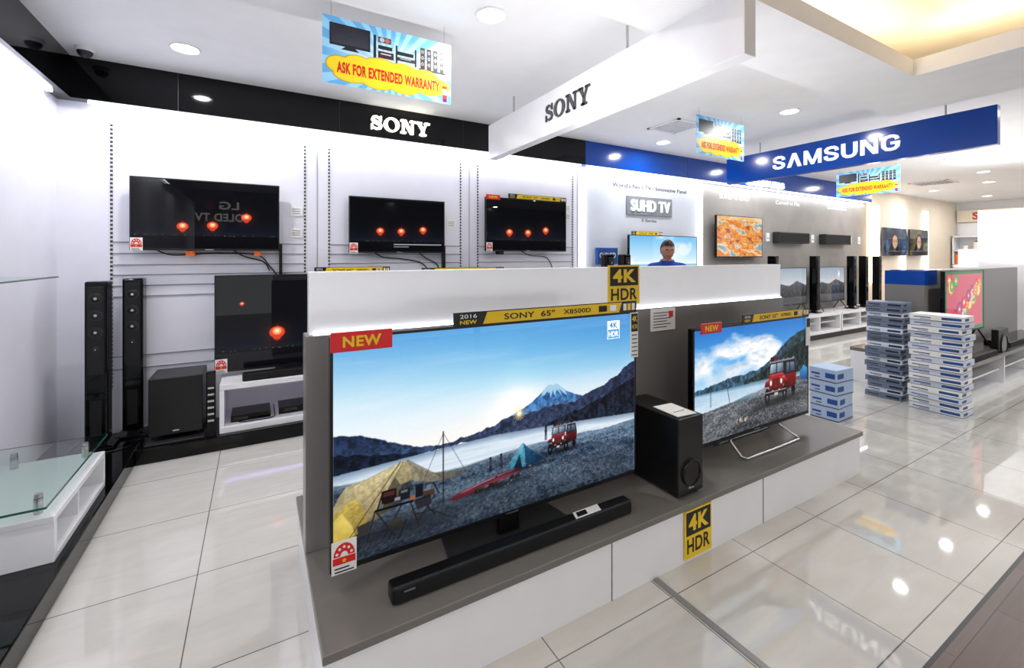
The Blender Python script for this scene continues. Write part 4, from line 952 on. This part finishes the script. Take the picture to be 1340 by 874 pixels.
# far section
tv(12.1, 13.3, 4.43, 1.50, 2.13, pic_portrait(1), 'wall'); tv(13.5, 14.6, 4.43, 1.50, 2.13, pic_portrait(4), 'wall')
for x in (11.75, 12.0, 13.4, 14.75):
    b = M(); b.box(x, x+.05, 4.48, 4.549, .9, 2.62, WARM if x < 11.9 else STRIP); b.build('vertical_light_strip')
def shop_shelf(x0, x1, y0, y1, levels, name='appliance_shelf'):
    b = M()
    H = levels*.38+.15
    b.box(x1-.03, x1, y0, y1, 0, H+.35, LAM)
    for yy in (y0, y1-.03): b.box(x0, x1, yy, yy+.03, 0, H, LAM)
    for k in range(levels+1): b.box(x0, x1, y0, y1, .1+.38*k, .125+.38*k, LAM)
    pal = [BLK, PAPER, RED, SILV, ORANGE, DGREY, BLUED, CREAM]
    for k in range(levels):
        y = y0+.08
        while y < y1-.25:
            w = random.uniform(.12, .28); h = random.uniform(.14, .30); m = random.choice(pal); z = .125+.38*k
            if random.random() < .5:
                b.box(x0+.05, x0+.25, y, y+w, z, z+h, m, bev=.02); b.box(x0+.045, x0+.05, y+w*.3, y+w*.7, z+h*.3, z+h*.6, SILV)
            else:
                b.cyl((x0+.15,y+w/2,z), (x0+.15,y+w/2,z+h*.8), w*.42, m, 16, r2=w*.34); b.cyl((x0+.15,y+w/2,z+h*.8), (x0+.15,y+w/2,z+h*.9), w*.2, BLK, 12)
            y += w+.06
    return b.build(name)
shop_shelf(16.5, 16.98, 2.9, 4.5, 5); shop_shelf(16.5, 16.98, 1.0, 2.7, 5); shop_shelf(12.8, 13.2, 2.3, 3.5, 3); shop_shelf(14.6, 15.0, 1.2, 3.0, 3)
b = M(); b.box(16.88, 16.99, 3.0, 4.5, 2.42, 2.75, CREAM); b.text('SHARP', (16.88, 3.75, 2.58), (0,-1,0), EZ, .9, .2, .01, RED, bold=.03)
b.box(16.88, 16.99, 1.0, 2.8, 2.42, 2.75, PAPER); b.text('APPLIANCES', (16.88, 1.9, 2.58), (0,-1,0), EZ, 1.2, .18, .01, TXTG, bold=.02); b.box(16.86, 16.99, -1, .9, 2.35, 2.75, RED)
b.build('shop_sign_board')
b = M(); b.box(11.9, 12.4, 3.2, 4.0, 0, .9, CREAM); b.box(11.85, 12.45, 3.15, 4.05, .9, .94, ORANGE, bev=.004); b.box(11.95, 12.3, 3.4, 3.8, .94, 1.15, GLASS); b.box(11.89, 11.90, 3.3, 3.9, .2, .8, BLUED); b.build('demo_counter')
b = M(); b.box(10.6, 10.9, 1.0, 2.4, .0, .9, LAM, bev=.01); b.box(10.6,10.9,1.0,2.4,.9,.93,DGREY); b.build('sales_counter')

# unseen dark board, added to darken screen reflections, carrying the mirrored lit signs
b = M(); b.box(WX0+.105, 13.0, -3.16, -3.08, 1.25, CZ-.001, BLK)
for (xs, zs) in ((-.72, 2.46), (5.55, 2.28)):
    b.text('LG', (xs+.18, -3.08, zs+.17), (-1,0,0), EZ, .38, .18, .01, GLOWT, bold=.02)
    b.cyl((xs-.20,-3.08,zs+.17), (xs-.20,-3.065,zs+.17), .11, RED, 24)
    b.text('OLED TV', (xs, -3.08, zs-.10), (-1,0,0), EZ, .92, .18, .01, GLOWT, bold=.02)
for x in (WX0+.12, 3.0, 6.5, 10.0, 12.9): b.box(x, x+.08, -3.15, -3.09, 0, 1.25, DGREY)
b.build('added_dark_sign_board')

# ---------------------------------------------------------------- man
def man(px, py, rot, k=1.0):
    root = bpy.data.objects.new('man', None); sc.collection.objects.link(root)
    J = {}; order = []
    def j(n, p, r): J[n] = len(order); order.append((p, r))
    j('pel',(0,.02,.92),(.15,.11)); j('sp',(0,.015,1.08),(.14,.10)); j('ch',(0,.0,1.27),(.165,.11)); j('nb',(0,-.005,1.40),(.07,.06)); j('nt',(0,-.045,1.475),(.050,.052))
    E = [('pel','sp'),('sp','ch'),('ch','nb'),('nb','nt')]
    for s_, t in ((-1,'L'),(1,'R')):
        j('sh'+t,(s_*.18,0,1.365),(.062,.062)); j('el'+t,(s_*.24,.02,1.09),(.044,.044)); j('wr'+t,(s_*.225,-.09,.87),(.028,.024)); j('pa'+t,(s_*.222,-.105,.80),(.020,.032))
        j('hp'+t,(s_*.095,.01,.86),(.095,.10)); j('kn'+t,(s_*.105,-.015,.48),(.06,.06)); j('an'+t,(s_*.11,.02,.09),(.042,.045)); j('to'+t,(s_*.13,-.15,.045),(.042,.032))
        E += [('ch','sh'+t),('sh'+t,'el'+t),('el'+t,'wr'+t),('wr'+t,'pa'+t),('pel','hp'+t),('hp'+t,'kn'+t),('kn'+t,'an'+t),('an'+t,'to'+t)]
    me = bpy.data.meshes.new('b'); me.from_pydata([o[0] for o in order], [(J[a],J[b_]) for a, b_ in E], [])
    ob = bpy.data.objects.new('b', me); sc.collection.objects.link(ob)
    ob.modifiers.new('s', 'SKIN'); ss = ob.modifiers.new('u', 'SUBSURF'); ss.levels = 2; ss.render_levels = 2
    for i, o in enumerate(order): me.skin_vertices[0].data[i].radius = o[1]
    me.skin_vertices[0].data[0].use_root = True
    dg = bpy.context.evaluated_depsgraph_get(); m2 = bpy.data.meshes.new_from_object(ob.evaluated_get(dg)); bpy.data.objects.remove(ob)
    m2.name = 'body'
    for m in (SHIRT, JEANS, SKIN, BLK): m2.materials.append(m)
    for p in m2.polygons:
        c = p.center; p.use_smooth = True
        arm = abs(c.x) > .185 and c.z > .7
        if c.z < .10: kk = 3
        elif arm and c.z < 1.14: kk = 2
        elif c.z > 1.425: kk = 2
        elif c.z > .93: kk = 0
        else: kk = 1
        p.material_index = kk
    body = bpy.data.objects.new('body', m2); sc.collection.objects.link(body); body.parent = root
    b = M()
    for s_ in (-1, 1):
        w = Vector((s_*.222,-.098,.865)); b.sphere(w+Vector((0,-.01,-.05)), .04, SKIN, sx=.45, sy=.95, sz=1.3)
        for q_, L in enumerate((.065,.075,.07,.055)):
            q = w+Vector((0,-.043+.021*q_,-.090)); b.tube([q, q+Vector((-s_*.004,-.004,-L*.5)), q+Vector((-s_*.022,-.006,-L*.95))], .0085, SKIN, 8, r2=.006)
        q = w+Vector((0,-.045,-.03)); b.tube([q, q+Vector((-s_*.01,-.028,-.03)), q+Vector((-s_*.018,-.035,-.06))], .010, SKIN, 8, r2=.007)
    h = b.build('hands'); h.parent = root
    b = M()
    G = lambda a, s: math.exp(-(a/s)**2)
    bm = bmesh.new(); bmesh.ops.create_uvsphere(bm, u_segments=64, v_segments=48, radius=1)
    for v in bm.verts:
        x, y, z = v.co; X = x*.074; Y = y*.094; Z = z*.113
        if z < 0: X *= 1-.24*(-z)**1.5; Y *= (1-.10*(-z))
        if y > 0 and z < -.1: Y *= 1-.45*min(1,(-z-.1)/.7)
        if y < -.1:
            f = min(1, (-y-.1)/.4)
            Y = Y*(1-.07*f)
            Y -= f*.017*G(x,.13)*G(z+.16,.15)+f*.006*G(x,.09)*G(z-.02,.2)
            Y += f*.009*G(abs(x)-.36,.17)*G(z-.06,.12)
            Y -= f*.005*G(z-.24,.10)*G(x,.6)
            Y -= f*.005*G(x,.28)*G(z+.46,.09)
            Y -= f*.009*G(x,.25)*G(z+.85,.18)
            Y -= f*.004*G(abs(x)-.5,.2)*G(z+.18,.18)
        v.co = Vector((X, Y, Z))
    b.bm(bm, SKIN, True)
    for s_ in (-1, 1):
        b.sphere((s_*.028,-.0725,.007), .0115, PAPER, sy=.8, sz=.62, seg=14, rings=10); b.sphere((s_*.027,-.0805,.006), .0048, HAIR, seg=10, rings=6)
        b.tube([(s_*.014,-.0835,.0145),(s_*.028,-.084,.0165),(s_*.042,-.076,.012)], .0022, SKIN, 6)
        b.tube([(s_*.013,-.087,.026),(s_*.028,-.087,.031),(s_*.046,-.076,.027)], .003, HAIR, 6)
        b.sphere((s_*.073,.006,-.006), .029, SKIN, sx=.32, sy=.62, sz=1.0, seg=14, rings=10)
    b.tube([(-.021,-.0765,-.052),(-.008,-.0835,-.0505),(0,-.0845,-.052),(.008,-.0835,-.0505),(.021,-.0765,-.052)], .0035, LIPS, 8)
    bm = bmesh.new(); bmesh.ops.create_uvsphere(bm, u_segments=64, v_segments=48, radius=1)
    kill = [v for v in bm.verts if (v.co.y < -.05 and v.co.z < .50+.18*max(0,.5-abs(v.co.x))-.9*max(0,v.co.y+.35)) or v.co.z < -.42 or (v.co.y < .12 and v.co.z < .12)]
    bmesh.ops.delete(bm, geom=kill, context='VERTS')
    for v in bm.verts:
        x, y, z = v.co; q = 1+.022*math.sin(x*31+z*13)*math.sin(y*27+x*9)+.03*max(0,z)
        Y = y*.101*q+.003
        if y > 0 and z < -.1: Y *= 1-.40*min(1,(-z-.1)/.7)
        v.co = Vector((x*.080*q, Y, z*.121*q+.004))
    b.bm(bm, HAIR, True)
    hd = b.build('head', recalc=False); hd.parent = root; hd.location = (0, -.065, 1.535); hd.rotation_euler = (math.radians(12), 0, math.radians(14)); hd.scale = (.95,)*3
    b = M()
    b.tube([(.066*math.cos(t), -.012+.060*math.sin(t), 1.423+.016*math.sin(t)) for t in np.linspace(0, 2*math.pi, 33)], .010, SHIRT, 8); c_ = b.build('collar'); c_.parent = root
    root.location = (px, py, 0); root.rotation_euler = (0,0,math.radians(rot)); root.scale = (k,k,k)
man(4.0, 3.45, -45, 1.01)

# ---------------------------------------------------------------- world + camera
w = bpy.data.worlds.new('World'); sc.world = w; w.use_nodes = True
bg = w.node_tree.nodes['Background']; bg.inputs[0].default_value = (.95,.97,1,1); bg.inputs[1].default_value = 1.6

cam = bpy.data.cameras.new('Camera'); co = bpy.data.objects.new('Camera', cam); sc.collection.objects.link(co)
cam.sensor_width = 36; cam.lens = 580/1340*36; cam.shift_y = -102/1340; cam.clip_start = .05
co.location = (0, 0, 1.49); co.rotation_euler = (math.radians(90), 0, math.radians(-29.94))
sc.camera = co
